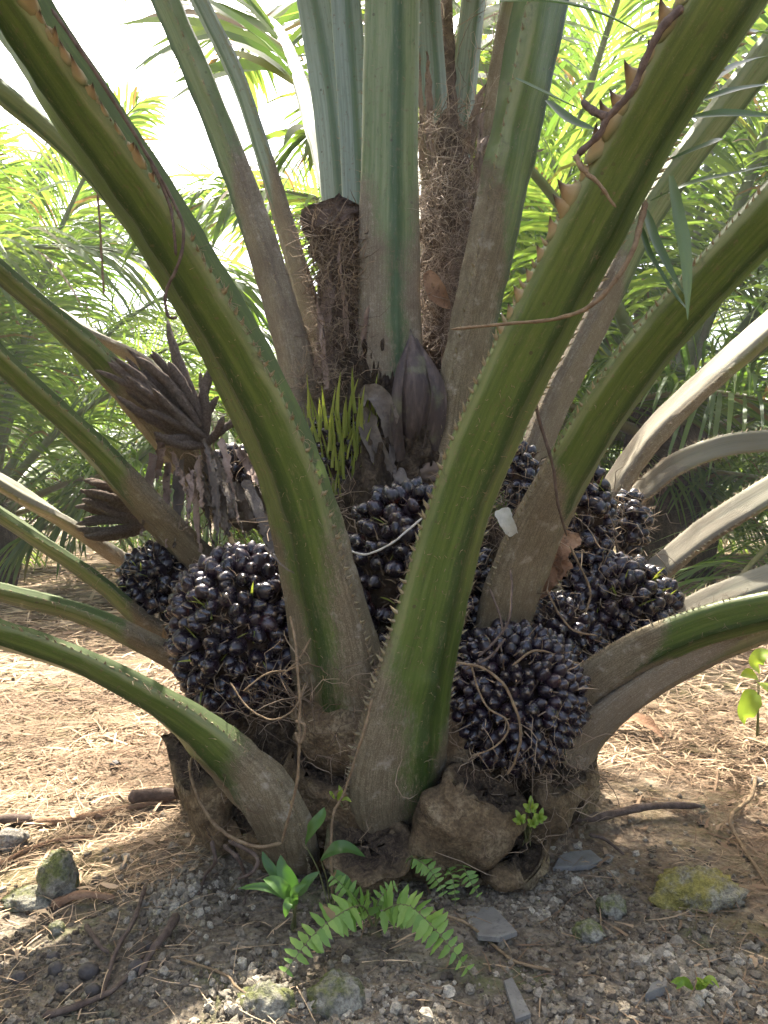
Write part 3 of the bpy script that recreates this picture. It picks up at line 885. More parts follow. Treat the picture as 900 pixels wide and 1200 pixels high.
stub([(388, 985, 1.66, 40), (386, 965, 1.60, 92), (384, 930, 1.585, 108), (384, 895, 1.60, 92)], (.1, -.5, .85), .4, 31, .7)
stub([(296, 1004, 1.66, 30), (300, 990, 1.62, 74), (300, 965, 1.61, 92), (296, 940, 1.64, 84)], (-.2, -.5, .8), .45, 32, .6)
stub([(560, 1046, 1.64, 24), (560, 1036, 1.60, 60), (562, 1018, 1.585, 78), (566, 1000, 1.60, 70)], (.2, -.4, .9), .4, 33, .5)
stub([(470, 1030, 1.60, 30), (472, 1016, 1.575, 66), (474, 990, 1.57, 84), (474, 965, 1.59, 80)], (-.1, -.5, .85), .4, 34, .6)
M_HEART = mat_simple('heart_sheath', (0.06, 0.042, 0.033, 1), (0.21, 0.155, 0.12, 1), 22, .95, .15, 1.0, .02, cd=(0.03, 0.018, 0.013, 1))
# ---- the short dead stump high on the left of the heart
g = Geo()
C = np.array([at(402, 470, 2.12), at(400, 380, 2.12), at(398, 300, 2.12), at(393, 266, 2.1), at(392, 257, 2.1), at(392, 258, 2.1)])
P = C; W = np.array([.07, .062, .066, .092, .088, .004])
V, F = tube(spline(np.c_[P], 8), np.interp(np.linspace(0, 5, 41), range(6), W), 22)
ds_ = rng.normal(0, .004, V.shape)
g.add(V + ds_ + (.03 * vn(V[:, 0] * 30, V[:, 2] * 60, 3) + .02 * vn(V[:, 0] * 60, V[:, 2] * 25, 4))[:, None] * np.array([.6, -.8, 0]), F)
link('dead_stump', g.mesh('dead_stump', M_HEART, True, PO), palm)

# ---- matted fibre: strands around the heart, the bases and the bunches
def fibre_mass(name, specs, mat, k=3):
    g = Geo()
    for (x0, y0, x1, y1, d0, d1, n, Lmin, Lmax, r, vert, curl) in specs:
        for _ in range(n):
            a = rng.random(); c = at(x0 + (x1 - x0) * rng.random(), y0 + (y1 - y0) * a, d0 + (d1 - d0) * rng.random())
            L = rng.uniform(Lmin, Lmax)
            d = norm(rng.normal(0, 1, 3) + np.array([0, 0, vert * rng.choice([-1, 1])]))
            pts = [c]
            for i in range(5):
                d = norm(d + rng.normal(0, curl, 3)); pts.append(pts[-1] + d * L / 5)
            V, F = tube(np.array(pts), r * rng.uniform(.5, 1.3) * np.array([.6, 1, 1, 1, .8, .2]), k)
            g.add(V, F, tint=rng.random())
    o = link(name, g.mesh(name, mat, True, PO), palm); o['kind'] = 'stuff'
    return o


fibre_mass('heart_fibre', [(492, 130, 562, 420, 2.08, 2.3, 900, .06, .2, .0011, 1.5, .6), (496, 200, 556, 400, 2.05, 2.12, 500, .05, .14, .0010, .3, .8),
                           (480, 20, 600, 200, 2.36, 2.5, 220, .1, .25, .0012, 2.2, .4)], M_FIBREP)
fibre_mass('stump_fibre', [(362, 254, 426, 312, 1.99, 2.1, 520, .04, .10, .0012, .03, .2), (368, 290, 425, 470, 1.99, 2.12, 900, .04, .14, .0010, .4, .7), (345, 430, 420, 480, 2.0, 2.1, 200, .05, .1, .0009, .3, .6)], M_FIBRE)
fibre_mass('base_fibre', [(215, 860, 680, 1040, 1.46, 1.75, 170, .04, .14, .0010, .8, .5), (330, 580, 420, 640, 1.75, 1.95, 160, .06, .2, .0012, .1, .5),
                          (290, 770, 370, 850, 1.53, 1.66, 90, .06, .2, .0012, .2, .6), (380, 770, 450, 900, 1.5, 1.62, 70, .06, .15, .001, .8, .5),
                          (540, 560, 640, 760, 1.72, 1.95, 240, .06, .18, .0011, 1.0, .5), (620, 560, 770, 760, 1.8, 1.95, 120, .05, .15, .001, .4, .6),
                          (540, 870, 690, 920, 1.5, 1.75, 150, .04, .12, .001, .5, .6), (200, 480, 300, 640, 1.9, 2.1, 180, .05, .15, .001, 1.2, .4),
                          (440, 560, 520, 600, 1.9, 2.0, 120, .05, .1, .001, .2, .8)], M_FIBRE)
# torn strips of dry sheath between the upright stalks
for q in range(26):
    x = rng.uniform(490, 575) if q < 18 else rng.uniform(366, 425); y0 = rng.uniform(60, 330) if q < 18 else rng.uniform(240, 400); Y = rng.uniform(2.06, 2.34) if q < 18 else rng.uniform(2.0, 2.1)
    L = rng.uniform(60, 170); lean = rng.normal(0, 14)
    V, F = blade_path([at(x, y0 + L, Y), at(x + lean * .3, y0 + L * .6, Y - rng.uniform(0, .03)), at(x + lean, y0, Y - rng.uniform(-.02, .05)), at(x + lean * 1.8 + rng.normal(0, 8), y0 - 22, Y - rng.uniform(-.02, .06))],
                      rng.uniform(.012, .034), (rng.normal(0, .5), -1, .1), 6, .3, ([0, .2, .7, 1], [.9, 1, .6, .05]), rng.normal(0, .6))
    V = V + rng.normal(0, .0022, V.shape)
    link('dry_sheath', mesh_np('dry_sheath', loc(V), F, M_HUSKP), palm)
# a solid dark fibrous core behind the strands
g = Geo()
V, F = tube(spline([at(527, 520, 2.28), at(528, 400, 2.28), at(526, 260, 2.3), at(524, 120, 2.36), at(524, -40, 2.42)], 10), np.interp(np.linspace(0, 1, 41), [0, .5, .75, 1], [.1, .085, .03, .012]), 26)
V = V + (.05 * vn(V[:, 0] * 30 + V[:, 1] * 14, V[:, 2] * 22, 9) + .03 * vn(V[:, 0] * 70, V[:, 2] * 60, 2))[:, None] * norm(V - np.array([V[:, 0].mean(), V[:, 1].mean(), 0]) * [1, 1, 0] - V * [0, 0, 1])
g.add(V, F)
link('heart_sheath', g.mesh('heart_sheath', M_HEART, True, PO), palm)
V, F = blade_path([at(500, 318, 2.0), at(512, 345, 2.02), at(528, 362, 2.04)], .055, (0, -1, .2), 6, .4)
link('dry_scale', mesh_np('dry_scale', loc(V), F, M_HUSK), palm)

# ---- fruit bunches
def fruit_mesh(name, seed, L=1.0, w=.40, k=12):
    t = np.array([0, .08, .22, .4, .58, .74, .87, .955, .985, 1.0])
    r = np.array([.12, .29, .41, .46, .435, .35, .225, .11, .07, .01]) * (w / .46) * 1.05
    th = np.arange(k) * 2 * math.pi / k
    rs = np.random.default_rng(seed)
    fac = 1 + .05 * np.cos(3 * th + rs.uniform(0, 6)) + .035 * np.cos(5 * th + rs.uniform(0, 6))
    V = np.stack([r[:, None] * np.cos(th) * fac, r[:, None] * np.sin(th) * fac, np.repeat((t * L)[:, None], k, 1)], -1)
    V[:, :, 0] += (rs.uniform(-.06, .06) * t ** 2)[:, None]
    V[-2:] += 0
    return V.reshape(-1, 3), ring_faces(len(t), k), np.repeat(t, k)


FR = []
for sd, wv in ((1, .37), (2, .40), (3, .43), (4, .38)):
    V, F, h = fruit_mesh('fruit', sd, 1.0, wv)
    FR.append((V, F, h, mesh_np('fruit', V, F, M_FRUIT, True, {'h': h})))

bunches = []      # every fruit: (bunch object, matrix pieces, how large it shows)


def bunch(px, py, Y, rad, size, spacing, wild=.25, seed=0, label=None, tilt=0.0, front=-.15, keep=1.0, axis=None):
    """fruits packed over an ellipsoid, pointing outwards"""
    rs = np.random.default_rng(seed)
    c = at(px, py, Y); rad = np.asarray(rad, float)
    Vb, Fb = blob(18, 12, .08, 2, seed)
    core = link('fruit_bunch', mesh_np('fruit_bunch', loc(Vb * (rad * .80) + c), Fb, M_CORE), palm)
    if label: core['label'] = label
    a = (rad[0] * rad[1] * rad[2]) ** (2 / 3) * 4 * math.pi
    N = int(a / spacing ** 2)
    i = np.arange(N) + .5
    ph = np.arccos(1 - 2 * i / N); th = math.pi * (1 + 5 ** .5) * i
    D = np.stack([np.cos(th) * np.sin(ph), np.sin(th) * np.sin(ph), np.cos(ph)], -1)
    D = norm(D + rs.normal(0, wild * .22, D.shape))
    nrm_ = norm(D / rad)
    tc = norm(-c + np.array([0, 0, CAM_H]))
    for d, n_ in zip(D, nrm_):
        if n_ @ tc < front or rs.random() > keep: continue
        s_ = size * rs.uniform(.84, 1.12)
        n2 = norm(n_ + rs.normal(0, wild * 1.05, 3) + np.array([0, 0, tilt]))
        tipr = 1 + rs.normal(0, .015 + wild * .055)
        p = c + d * rad * tipr - n2 * s_ * .72
        bunches.append((core, p, n2, s_, rs.uniform(0, 6.28), rs.integers(0, 4), float(n_ @ tc) * s_ / Y))
    return core, c


BL = bunch(280, 738, 1.74, (.155, .15, .185), .042, .0288, .26, 31, 'left bunch of black fruit with a few yellow green bracts')
BLB = bunch(182, 682, 1.98, (.085, .09, .095), .040, .029, .3, 32)
BC = bunch(484, 676, 1.80, (.175, .13, .215), .046, .0325, .30, 33, 'central bunch of large purple black fruit between the two front stalks')
BR = bunch(603, 815, 1.66, (.148, .14, .155), .037, .0265, .14, 34, 'round tightly packed bunch low on the right', tilt=.05)
BU = bunch(722, 712, 1.98, (.15, .14, .13), .045, .0325, .32, 35, 'loose bunch of shiny black fruit on the right')
BUB = bunch(680, 612, 2.02, (.085, .10, .17), .043, .031, .34, 36)
BUC = bunch(738, 612, 2.15, (.05, .07, .085), .045, .033, .32, 37)
BUD = bunch(648, 745, 1.92, (.13, .12, .10), .040, .030, .3, 38)
BS = bunch(612, 560, 1.90, (.045, .06, .085), .038, .032, .4, 39, 'small reddish bunch tucked between two stalks')
BY = bunch(396, 545, 2.0, (.115, .10, .13), .019, .0165, .35, 41, 'young bunch of tiny dark fruit with upright green spikes')
BT = bunch(272, 556, 2.06, (.06, .06, .075), .040, .034, .4, 42)

bunches.sort(key=lambda q: -q[6])
young = [q for q in bunches if q[0] is BY[0]]
rest = [q for q in bunches if q[0] is not BY[0]]
masses = {}
for n_, (core, p, d, s_, ro, vi, sh) in enumerate(rest + young):
    M3 = np.array(rot_to(d, ro))
    if n_ < 300:
        M = Matrix(np.array(M3 * s_).tolist()).to_4x4(); M.translation = Vector(loc(p))
        link('fruit', FR[vi][3], core, M)
    else:
        V, F, h, _ = FR[vi]
        masses.setdefault(core.name, (core, Geo()))[1].add(xf(V, M3, s_, p), F, h=h)
for core, g in masses.values():
    o = link('fruit_mass', g.mesh('fruit_mass', M_FRUIT, True, PO), core); o['kind'] = 'stuff'
print('fruits', len(bunches))

# green spikes standing on the young bunch, and bracts sticking out of the ripe ones
SPK = []
for sd in range(3):
    V, F = blade_path([(0, 0, 0), (.04 * (sd - 1), .02, .5), (.10 * (sd - 1), -.05, 1)], .11, (0, -1, 0), 4, .5, ([0, .3, .7, 1], [1, .85, .6, .05]), .6)
    SPK.append(mesh_np('bract', V, F, M_BRACT, True, {'tint': np.full(len(V), .2 + .3 * sd)}))


def place_spike(core, p, d, L, w=1.0):
    M3 = np.array(rot_to(d, rng.uniform(-.8, .8))) * np.array([L * w, L * w, L])
    M = Matrix(M3.tolist()).to_4x4(); M.translation = Vector(loc(p))
    link('bract', SPK[int(rng.integers(0, 3))], core, M)


for i in range(150):
    x = rng.uniform(344, 452); y = rng.uniform(484, 590)
    if ((x - 398) / 56) ** 2 + ((y - 535) / 66) ** 2 > 1: continue
    dd = 2.0 - .10 * math.sqrt(max(0.05, 1 - ((x - 398) / 60) ** 2)) + rng.uniform(-.01, .03)
    place_spike(BY[0], at(x, y, dd), norm(np.array([rng.normal(0, .13) + (x - 398) / 400, -.25, 1])), rng.uniform(.05, .115), .9)
for (core, c), rad, n in ((BL, (.155, .15, .185), 16), (BC, (.175, .13, .215), 9), (BU, (.15, .14, .13), 16), (BUB, (.085, .1, .17), 5), (BLB, (.085, .09, .095), 6)):
    for i in range(n):
        d = norm(np.array([rng.normal(0, .7), -1, rng.normal(.2, .6)]))
        place_spike(core, c + d * np.array(rad) * .92, norm(d * .7 + rng.normal(0, .6, 3) + [0, 0, .3]), rng.uniform(.03, .055), 1.1)

# brown bristles between the fruits
for (core, c), rad, n in ((BL, (.155, .15, .185), 260), (BC, (.175, .13, .215), 200), (BR, (.148, .14, .155), 200), (BU, (.15, .14, .13), 240), (BUB, (.085, .1, .17), 130), (BUC, (.05, .07, .085), 60), (BUD, (.13, .12, .10), 140), (BLB, (.085, .09, .095), 90), (BS, (.045, .06, .085), 60)):
    g = Geo(); rad = np.array(rad)
    for i in range(n):
        d = norm(rng.normal(0, 1, 3) + [0, -.9, 0]); p = c + d * rad * rng.uniform(.84, .95)
        q = norm(d + rng.normal(0, .5, 3)); l = rng.uniform(.015, .045)
        V, F = tube(np.array([p, p + q * l * .5 + rng.normal(0, .002, 3), p + q * l + rng.normal(0, .004, 3)]), np.array([.0022, .0014, .0003]), 4)
        g.add(V, F, tint=rng.random())
    o = link('bristles', g.mesh('bristles', M_FIBRE, True, PO), core); o['kind'] = 'stuff'

# ---- male flower bunch, withered, and the second one behind the stalk
def finger_mesh(seed):
    rs = np.random.default_rng(seed)
    n, k = 22, 9
    t = np.linspace(0, 1, n)
    P = np.stack([.12 * (np.sin(t * 2 + seed) - np.sin(seed)), .12 * (np.sin(t * 2.6 + seed * 2) - np.sin(seed * 2)), t], -1)
    r = np.interp(t, [0, .08, .25, .8, .95, 1], [.035, .05, .075, .065, .035, .004])
    V, F = tube(P, r, k)
    C = np.repeat(P, k, 0)
    V = C + (V - C) * (1 + .15 * rs.normal(0, 1, len(V)).clip(-1.2, 1.2))[:, None]
    return mesh_np('spikelet', V, F, M_SPIKE)


FNG = [finger_mesh(s) for s in range(4)]


def inflorescence(root, fingers, label, seed):
    rs = np.random.default_rng(seed)
    P = [np.asarray(p) for p in root]
    V, F = tube(spline(P, 6), np.linspace(.022, .012, 6 * (len(P) - 1) + 1) if len(P) > 2 else .018, 9)
    o = link('male_inflorescence', mesh_np('male_inflorescence', loc(V), F, M_SPIKE), palm)
    if label: o['label'] = label
    for p, q, wd in fingers:
        d = q - p; L = np.linalg.norm(d)
        M3 = np.array(rot_to(norm(d), rs.uniform(0, 6.28))) * np.array([wd, wd, L])
        M = Matrix(M3.tolist()).to_4x4(); M.translation = Vector(loc(p))
        link('spikelet', FNG[int(rs.integers(0, 4))], o, M)
    return o


fg = []
for i, (x0, y0, x1, y1, d1) in enumerate([(232, 505, 128, 420, 1.80), (230, 500, 140, 412, 1.83), (226, 490, 160, 412, 1.86), (222, 480, 172, 418, 1.9), (232, 508, 122, 432, 1.78), (236, 512, 150, 446, 1.75),
                                          (236, 516, 165, 463, 1.74), (238, 520, 160, 478, 1.76), (236, 518, 140, 455, 1.8), (234, 500, 152, 430, 1.77), (230, 494, 186, 430, 1.88), (238, 522, 178, 494, 1.78),
                                          (236, 500, 205, 372, 1.98), (238, 498, 214, 384, 1.95), (238, 505, 232, 425, 1.88), (240, 512, 252, 450, 1.9), (242, 516, 262, 468, 1.88), (242, 520, 272, 490, 1.9),
                                          (240, 515, 245, 440, 1.95), (242, 518, 274, 478, 1.95), (226, 515, 190, 495, 1.8)]):
    p = at(x0, y0, 1.92 + rng.uniform(-.02, .02)); q = at(x1, y1, d1)
    fg.append((p, q, .145 * rng.uniform(.85, 1.2)))
    if i < 12: fg.append((p + rng.normal(0, .012, 3), q + rng.normal(0, .022, 3), .13 * rng.uniform(.85, 1.1)))
inflorescence([at(262, 600, 2.02), at(250, 555, 1.97), at(240, 520, 1.93), at(232, 470, 1.93)], fg, 'withered brown male flower bunch fanned like fingers', 5)
fg = []
for i in range(20):
    y = 568 + 3.2 * i + rng.uniform(-2, 2)
    fg.append((at(170 + rng.uniform(-6, 6), 604 + (i - 10) * 1.6, 2.0), at(84 + rng.uniform(0, 16) + abs(i - 9) * .8, y, 1.92 + rng.uniform(-.05, .05)), .15 * rng.uniform(.8, 1.2)))
inflorescence([at(225, 632, 2.08), at(200, 618, 2.05), at(160, 604, 2.0)], fg, 'dark brown flower bundle behind the left stalk', 6)
# grey strips of dry sheath below the flower bunch
for q in range(34):
    x = rng.uniform(178, 300); y = rng.uniform(508, 560) + max(0, x - 250) * .4; Lp = rng.uniform(45, 110); dx = (x - 215) * .35 + rng.normal(4, 8)
    Y = rng.uniform(1.86, 1.98)
    V, F = blade_path([at(x, y, Y), at(x + dx * .4, y + Lp * .4, Y - .03 + rng.normal(0, .01)), at(x + dx * .7, y + Lp * .75, Y - .06 + rng.normal(0, .01)), at(x + dx, y + Lp, Y - .08)],
                      rng.uniform(.010, .032), (rng.normal(0, .6), -1, .1), 7, .4, ([0, .2, .7, 1], [.7, 1, .7, .1]), rng.normal(0, .9))
    V = V + rng.normal(0, .0024, V.shape)
    link('dry_sheath', mesh_np('dry_sheath', loc(V), F, M_SHEATH if q % 3 else M_HUSKP), palm)

# ---- flower spathe, pointed
n, k = 26, 24
t = np.linspace(0, 1, n)
P = spline([at(490, 552, 2.0), at(488, 500, 1.95), at(487, 450, 1.93), at(484, 410, 1.95), at(481, 386, 1.97)], 7)[:n + 3]
n = len(P); t = np.linspace(0, 1, n)
r = np.interp(t, [0, .12, .3, .5, .65, .8, .9, 1], [.028, .044, .053, .049, .034, .016, .006, .0012])
V, F = tube(P, r, k)
C = np.repeat(P, k, 0); th = np.tile(np.arange(k) * 2 * math.pi / k, n)
V = C + (V - C) * (1 + .05 * np.cos(th * 9) + .03 * np.cos(th * 5 + 1))[:, None] * np.array([1.05, .75, 1])
spa = link('flower_spathe', mesh_np('flower_spathe', loc(V), F, M_SPATHE), palm)
for C, wd in (([(500, 540, 1.93), (512, 490, 1.9), (512, 450, 1.9), (488, 396, 1.94)], .045), ([(470, 540, 1.93), (464, 490, 1.9), (468, 440, 1.9), (480, 394, 1.94)], .03)):
    V, F = blade_path([at(*c) for c in C], wd, (.1, -1, .1), 7, .5, ([0, .3, .7, 1], [.8, 1, .7, .05]), .2)
    link('sheath_flap', mesh_np('sheath_flap', loc(V), F, M_SPATHE), spa)
# withered grey spathe beside it
for C, wd, tw in (([(424, 470, 1.93), (440, 466, 1.9), (452, 490, 1.9), (458, 530, 1.93)], .055, .4), ([(424, 478, 1.93), (434, 510, 1.9), (448, 545, 1.9), (452, 580, 1.92)], .05, -.4), ([(430, 495, 1.93), (446, 530, 1.91), (452, 570, 1.9)], .045, .6), ([(452, 500, 1.94), (456, 540, 1.92), (458, 575, 1.9)], .03, .2)):
    V, F = blade_path([at(*c) for c in C], wd, (.1, -1, .2), 7, .7, ([0, .2, .7, 1], [.5, 1, .9, .4]), tw)
    V = V + rng.normal(0, .002, V.shape)
    link('withered_spathe', mesh_np('withered_spathe', loc(V), F, M_SHEATH), palm)
# tufts of woolly fibre and a husk between the bunches
for (x, y, Y, s_, mt, nm) in ((468, 566, 1.92, (.032, .03, .03), M_SHEATH, 'fibre_tuft'), (498, 555, 1.93, (.045, .03, .03), M_FIBREP, 'fibre_tuft'), (300, 600, 1.93, (.06, .04, .045), M_SHEATH, 'fibre_tuft')):
    Vb, Fb = blob(20, 14, .35, 3, int(x))
    link(nm, mesh_np(nm, loc(Vb * np.array(s_) + at(x, y, Y)), Fb, mt), palm)
for C, wd, tw in (([(622, 700, 1.86), (634, 672, 1.82), (650, 645, 1.79), (680, 630, 1.77)], .085, .3), ([(625, 690, 1.85), (645, 668, 1.8), (668, 655, 1.78)], .06, -.4)):
    V, F = blade_path([at(*c) for c in C], wd, (0, -1, .35), 8, .45, ([0, .3, .7, .9, 1], [.5, 1, .95, .7, .25]), tw)
    V = V + rng.normal(0, .003, V.shape)
    link('husk', mesh_np('husk', loc(V), F, M_HUSK), palm)
V, F = blade_path([at(588, 596, 1.62), at(594, 612, 1.62), at(602, 628, 1.63)], .034, (-.3, -1, .2), 5, .15, ([0, .1, .8, 1], [.8, 1, .8, .5]))
V = V + rng.normal(0, .001, V.shape)
chip = link('dry_scrap', mesh_np('dry_scrap', V, F, mat_simple('pale_scrap', (0.36, 0.36, 0.3, 1), (0.5, 0.5, 0.43, 1), 50, .8, .2, .4)))
tag(chip, 'small pale grey scrap stuck on the right stalk above the fruit', 'scrap')

# ---- green leaflets hanging at the top right, still on their stalk
for C, wd, tw in (([(585, 2, 1.2), (650, 3, 1.17), (712, 20, 1.14), (765, 48, 1.13)], .020, .3), ([(604, 92, 1.2), (648, 114, 1.18), (690, 133, 1.16)], .014, .5), ([(640, 118, 1.2), (668, 142, 1.18), (698, 152, 1.17)], .022, -.3),
                  ([(826, 100, 1.16), (862, 78, 1.2), (905, 64, 1.22)], .020, .5), ([(822, 118, 1.17), (862, 106, 1.2), (910, 98, 1.24)], .018, .2), ([(812, 138, 1.18), (855, 134, 1.2), (910, 136, 1.22)], .020, -.4),
                  ([(788, 186, 1.2), (825, 172, 1.19), (850, 165, 1.2), (868, 188, 1.2), (872, 205, 1.2)], .017, .8), ([(762, 236, 1.24), (812, 215, 1.2), (860, 204, 1.2), (910, 192, 1.2)], .017, .4),
                  ([(756, 246, 1.24), (768, 285, 1.2), (788, 325, 1.18), (806, 352, 1.18)], .022, .4), ([(786, 206, 1.22), (796, 260, 1.18), (804, 310, 1.17), (806, 375, 1.17)], .022, -.5), ([(750, 262, 1.24), (762, 300, 1.22), (790, 345, 1.22), (808, 366, 1.2)], .014, .3),
                  ([(860, 45, 1.12), (885, 38, 1.15), (912, 44, 1.18)], .022, .3)):
    V, F = blade_path([at(*c) for c in C], wd, (.1, -.75, .65), 6, .35, None, tw)
    link('leaflet', mesh_np('leaflet', loc(V), F, M_LEAFN, True, {'tint': np.full(len(V), rng.random() * .8)}), fronds['right_front']['obj'])

# ---------------------------------------------------------------- dry vines and twigs hanging on the palm (things of their own)
def vine(name, ctrls, r, mat, label, cat, r1=None, wob=.0008, group=None):
    g = Geo()
    for C in ctrls:
        V, F = strand([at(*c) if len(c) == 3 else gat(*c, .006) for c in C], r, r1, 6, 10, wob)
        g.add(V, F)
    o = link(name, g.mesh(name, mat, True))
    return tag(o, label, cat, group)


vine('dry_vine', [[(340, 722, 1.5), (346, 750, 1.44), (350, 800, 1.41), (351, 850, 1.40), (352, 862, 1.395), (348, 915, 1.40), (340, 950, 1.41), (330, 988, 1.43)], [(346, 845, 1.41), (356, 850, 1.40), (350, 870, 1.4), (346, 858, 1.4)]], .0028, M_VINE, 'long knotted dry vine hanging down over the left fruit bunch', 'vine')
vine('dry_vine', [[(330, 988, 1.43), (300, 992, 1.42), (262, 976, 1.44), (235, 945, 1.5), (222, 908, 1.56), (226, 886, 1.62), (240, 876, 1.66)]], .0034, M_VINE, 'thick curved dry vine looping round the dark leaf base at left', 'vine')
vine('dry_vine', [[(436, 818, 1.46), (428, 850, 1.42), (416, 888, 1.42), (402, 928, 1.43), (390, 955, 1.43), (388, 1000, 1.42), (389, 1052, 1.42)]], .0026, M_VINE, 'dry vine running down the trunk left of the broad front stalk', 'vine')
vine('dry_twig', [[(528, 386, 1.30), (600, 379, 1.245), (650, 375, 1.22), (690, 362, 1.20), (716, 338, 1.19), (740, 300, 1.19), (750, 265, 1.2), (757, 236, 1.21)]], .0022, M_VINE, 'thin tan twig crossing the big right stalk and curling upwards', 'twig', .0052)
vine('brown_twig', [[(800, 8, 1.06), (778, 30, 1.06), (758, 62, 1.07), (738, 108, 1.09), (712, 138, 1.11), (700, 158, 1.12), (676, 182, 1.13)], [(712, 138, 1.11), (692, 128, 1.12), (682, 118, 1.13)]], .0062, M_TWIG, 'thick brown twig lying against the thorny edge at the top', 'twig', .0048)
vine('dry_leaf_tip', [[(674, 182, 1.13), (684, 198, 1.12), (704, 216, 1.115), (722, 243, 1.115)]], .0045, M_VINE, 'short pale dry leaf tip lying across the big right stalk', 'leaf', .002)
vine('dry_vine', [[(60, 10, 1.05), (95, 60, 1.07), (140, 130, 1.12), (176, 190, 1.16), (202, 238, 1.19), (212, 272, 1.2), (206, 310, 1.21), (192, 345, 1.23), (196, 370, 1.24), (208, 372, 1.24)], [(176, 190, 1.16), (196, 232, 1.185), (203, 262, 1.195), (206, 300, 1.21)]], .0026, M_TWIG, 'brown dry strand lying down the face of the big left stalk', 'vine')
vine('hanging_strand', [[(114, 225, 1.5), (118, 270, 1.5), (120, 310, 1.5), (122, 345, 1.5)]], .0022, M_VINE, 'thin dry strand hanging free at the upper left', 'strand')
vine('brown_twig', [[(624, 458, 1.42), (634, 500, 1.44), (648, 545, 1.47), (654, 590, 1.52), (664, 628, 1.6)]], .0042, M_TWIG, 'straight brown twig leaning on the right stalk above the husk', 'twig', .0026)
vine('dry_vine', [[(534, 776, 1.46), (566, 782, 1.45), (590, 800, 1.445), (604, 830, 1.44), (610, 862, 1.445), (604, 890, 1.46), (594, 908, 1.47)]], .0030, M_VINE, 'curved dry vine across the round fruit bunch low at right', 'vine', .0024)
vine('dry_vine', [[(552, 778, 1.46), (560, 806, 1.455), (572, 830, 1.45), (592, 842, 1.445), (594, 858, 1.445), (578, 876, 1.45), (552, 886, 1.46)]], .0020, M_VINE, 'thin looping dry vine on the left of the round fruit bunch', 'vine')
vine('pale_string', [[(404, 643, 1.62), (428, 650, 1.61), (452, 640, 1.605), (474, 624, 1.61), (496, 606, 1.63)]], .0024, mat_simple('pale_string', (.36, .33, .28, 1), (.5, .47, .42, 1), 40, .8, .2, .2), 'pale string lying across the central fruit bunch', 'string')
vine('dry_vine', [[(270, 800, 1.5), (290, 828, 1.47), (318, 842, 1.45), (345, 828, 1.45), (358, 800, 1.48)], [(330, 792, 1.47), (352, 770, 1.48), (364, 748, 1.5)], [(285, 810, 1.5), (312, 790, 1.5), (340, 784, 1.49), (362, 776, 1.5)]], .0018, M_VINE, 'tangle of dry vines under the left fruit bunch', 'vine')
vine('dry_vine', [[(560, 770, 1.5), (580, 752, 1.5), (596, 728, 1.52), (600, 690, 1.55), (598, 668, 1.57)], [(545, 785, 1.49), (572, 770, 1.48), (592, 748, 1.5)], [(574, 690, 1.58), (586, 720, 1.55), (590, 745, 1.52)]], .0026, M_TWIG, 'bent dry vine at the foot of the reaching right stalk', 'vine', .0022)
vine('dry_vine', [[(600, 780, 1.5), (630, 762, 1.55), (668, 775, 1.6), (680, 778, 1.62)], [(640, 690, 1.7), (655, 720, 1.7), (672, 738, 1.7), (700, 745, 1.72)], [(668, 640, 1.72), (690, 690, 1.72), (686, 720, 1.72)]], .0024, M_VINE, 'thin dry strands among the loose fruit at right', 'vine')
vine('dry_vine', [[(310, 640, 1.55), (322, 655, 1.54), (334, 668, 1.53), (345, 672, 1.53)]], .0034, M_SHEATH, 'short pale grey strip on top of the left fruit bunch', 'strip', .001)
vine('root', [[(248, 985, 1.5), (252, 1010, 1.48), (240, 1035), (228, 1062)], [(262, 990, 1.5), (280, 1010, 1.46), (290, 1040), (286, 1058)], [(268, 985, 1.5), (300, 1002, 1.45), (296, 1020, 1.43), (278, 1030, 1.42)]], .0046, M_TWIG, 'gnarled roots at the foot of the trunk on the left', 'root', .003)
vine('dry_twig', [[(430, 1090), (450, 1075, 1.38), (500, 1068, 1.36), (540, 1080, 1.34), (566, 1104), (600, 1130), (648, 1142)]], .0026, M_VINE, 'thin tan twig arching over the fern at the foot', 'twig')

# ---------------------------------------------------------------- stones, chips and sticks on the soil
def stone(px, py, w_, h_, d_, mat, label, cat='stone', name='stone', rough=.22, seed=0, sink=.25, group=None, rz=None):
    p = gat(px, py)
    s_ = p[1] / FPX
    Vb, Fb = blob(44, 28, rough, 2.2, seed)
    q_ = Vb * 5.5
    Vb = Vb * (1 + rough * .55 * vn(q_[:, 0] + q_[:, 2] * .7, q_[:, 1] - q_[:, 2] * .8, seed + 3) + rough * .4 * vn(q_[:, 0] * 2.4 - q_[:, 2] * 1.9, q_[:, 1] * 2.4 + q_[:, 2] * 2.1, seed + 4))[:, None]
    Vb = Vb * np.array([w_ / 2 * s_, d_ / 2 * s_, h_ / 2 * s_])
    Vb[:, 2] += h_ / 2 * s_ * (1 - 2 * sink)
    o = link(name, mesh_np(name, Vb, Fb, mat)); o.location = p
    o.rotation_euler.z = rnd.uniform(-.4, .4) if rz is None else rz
    return tag(o, label, cat, group)


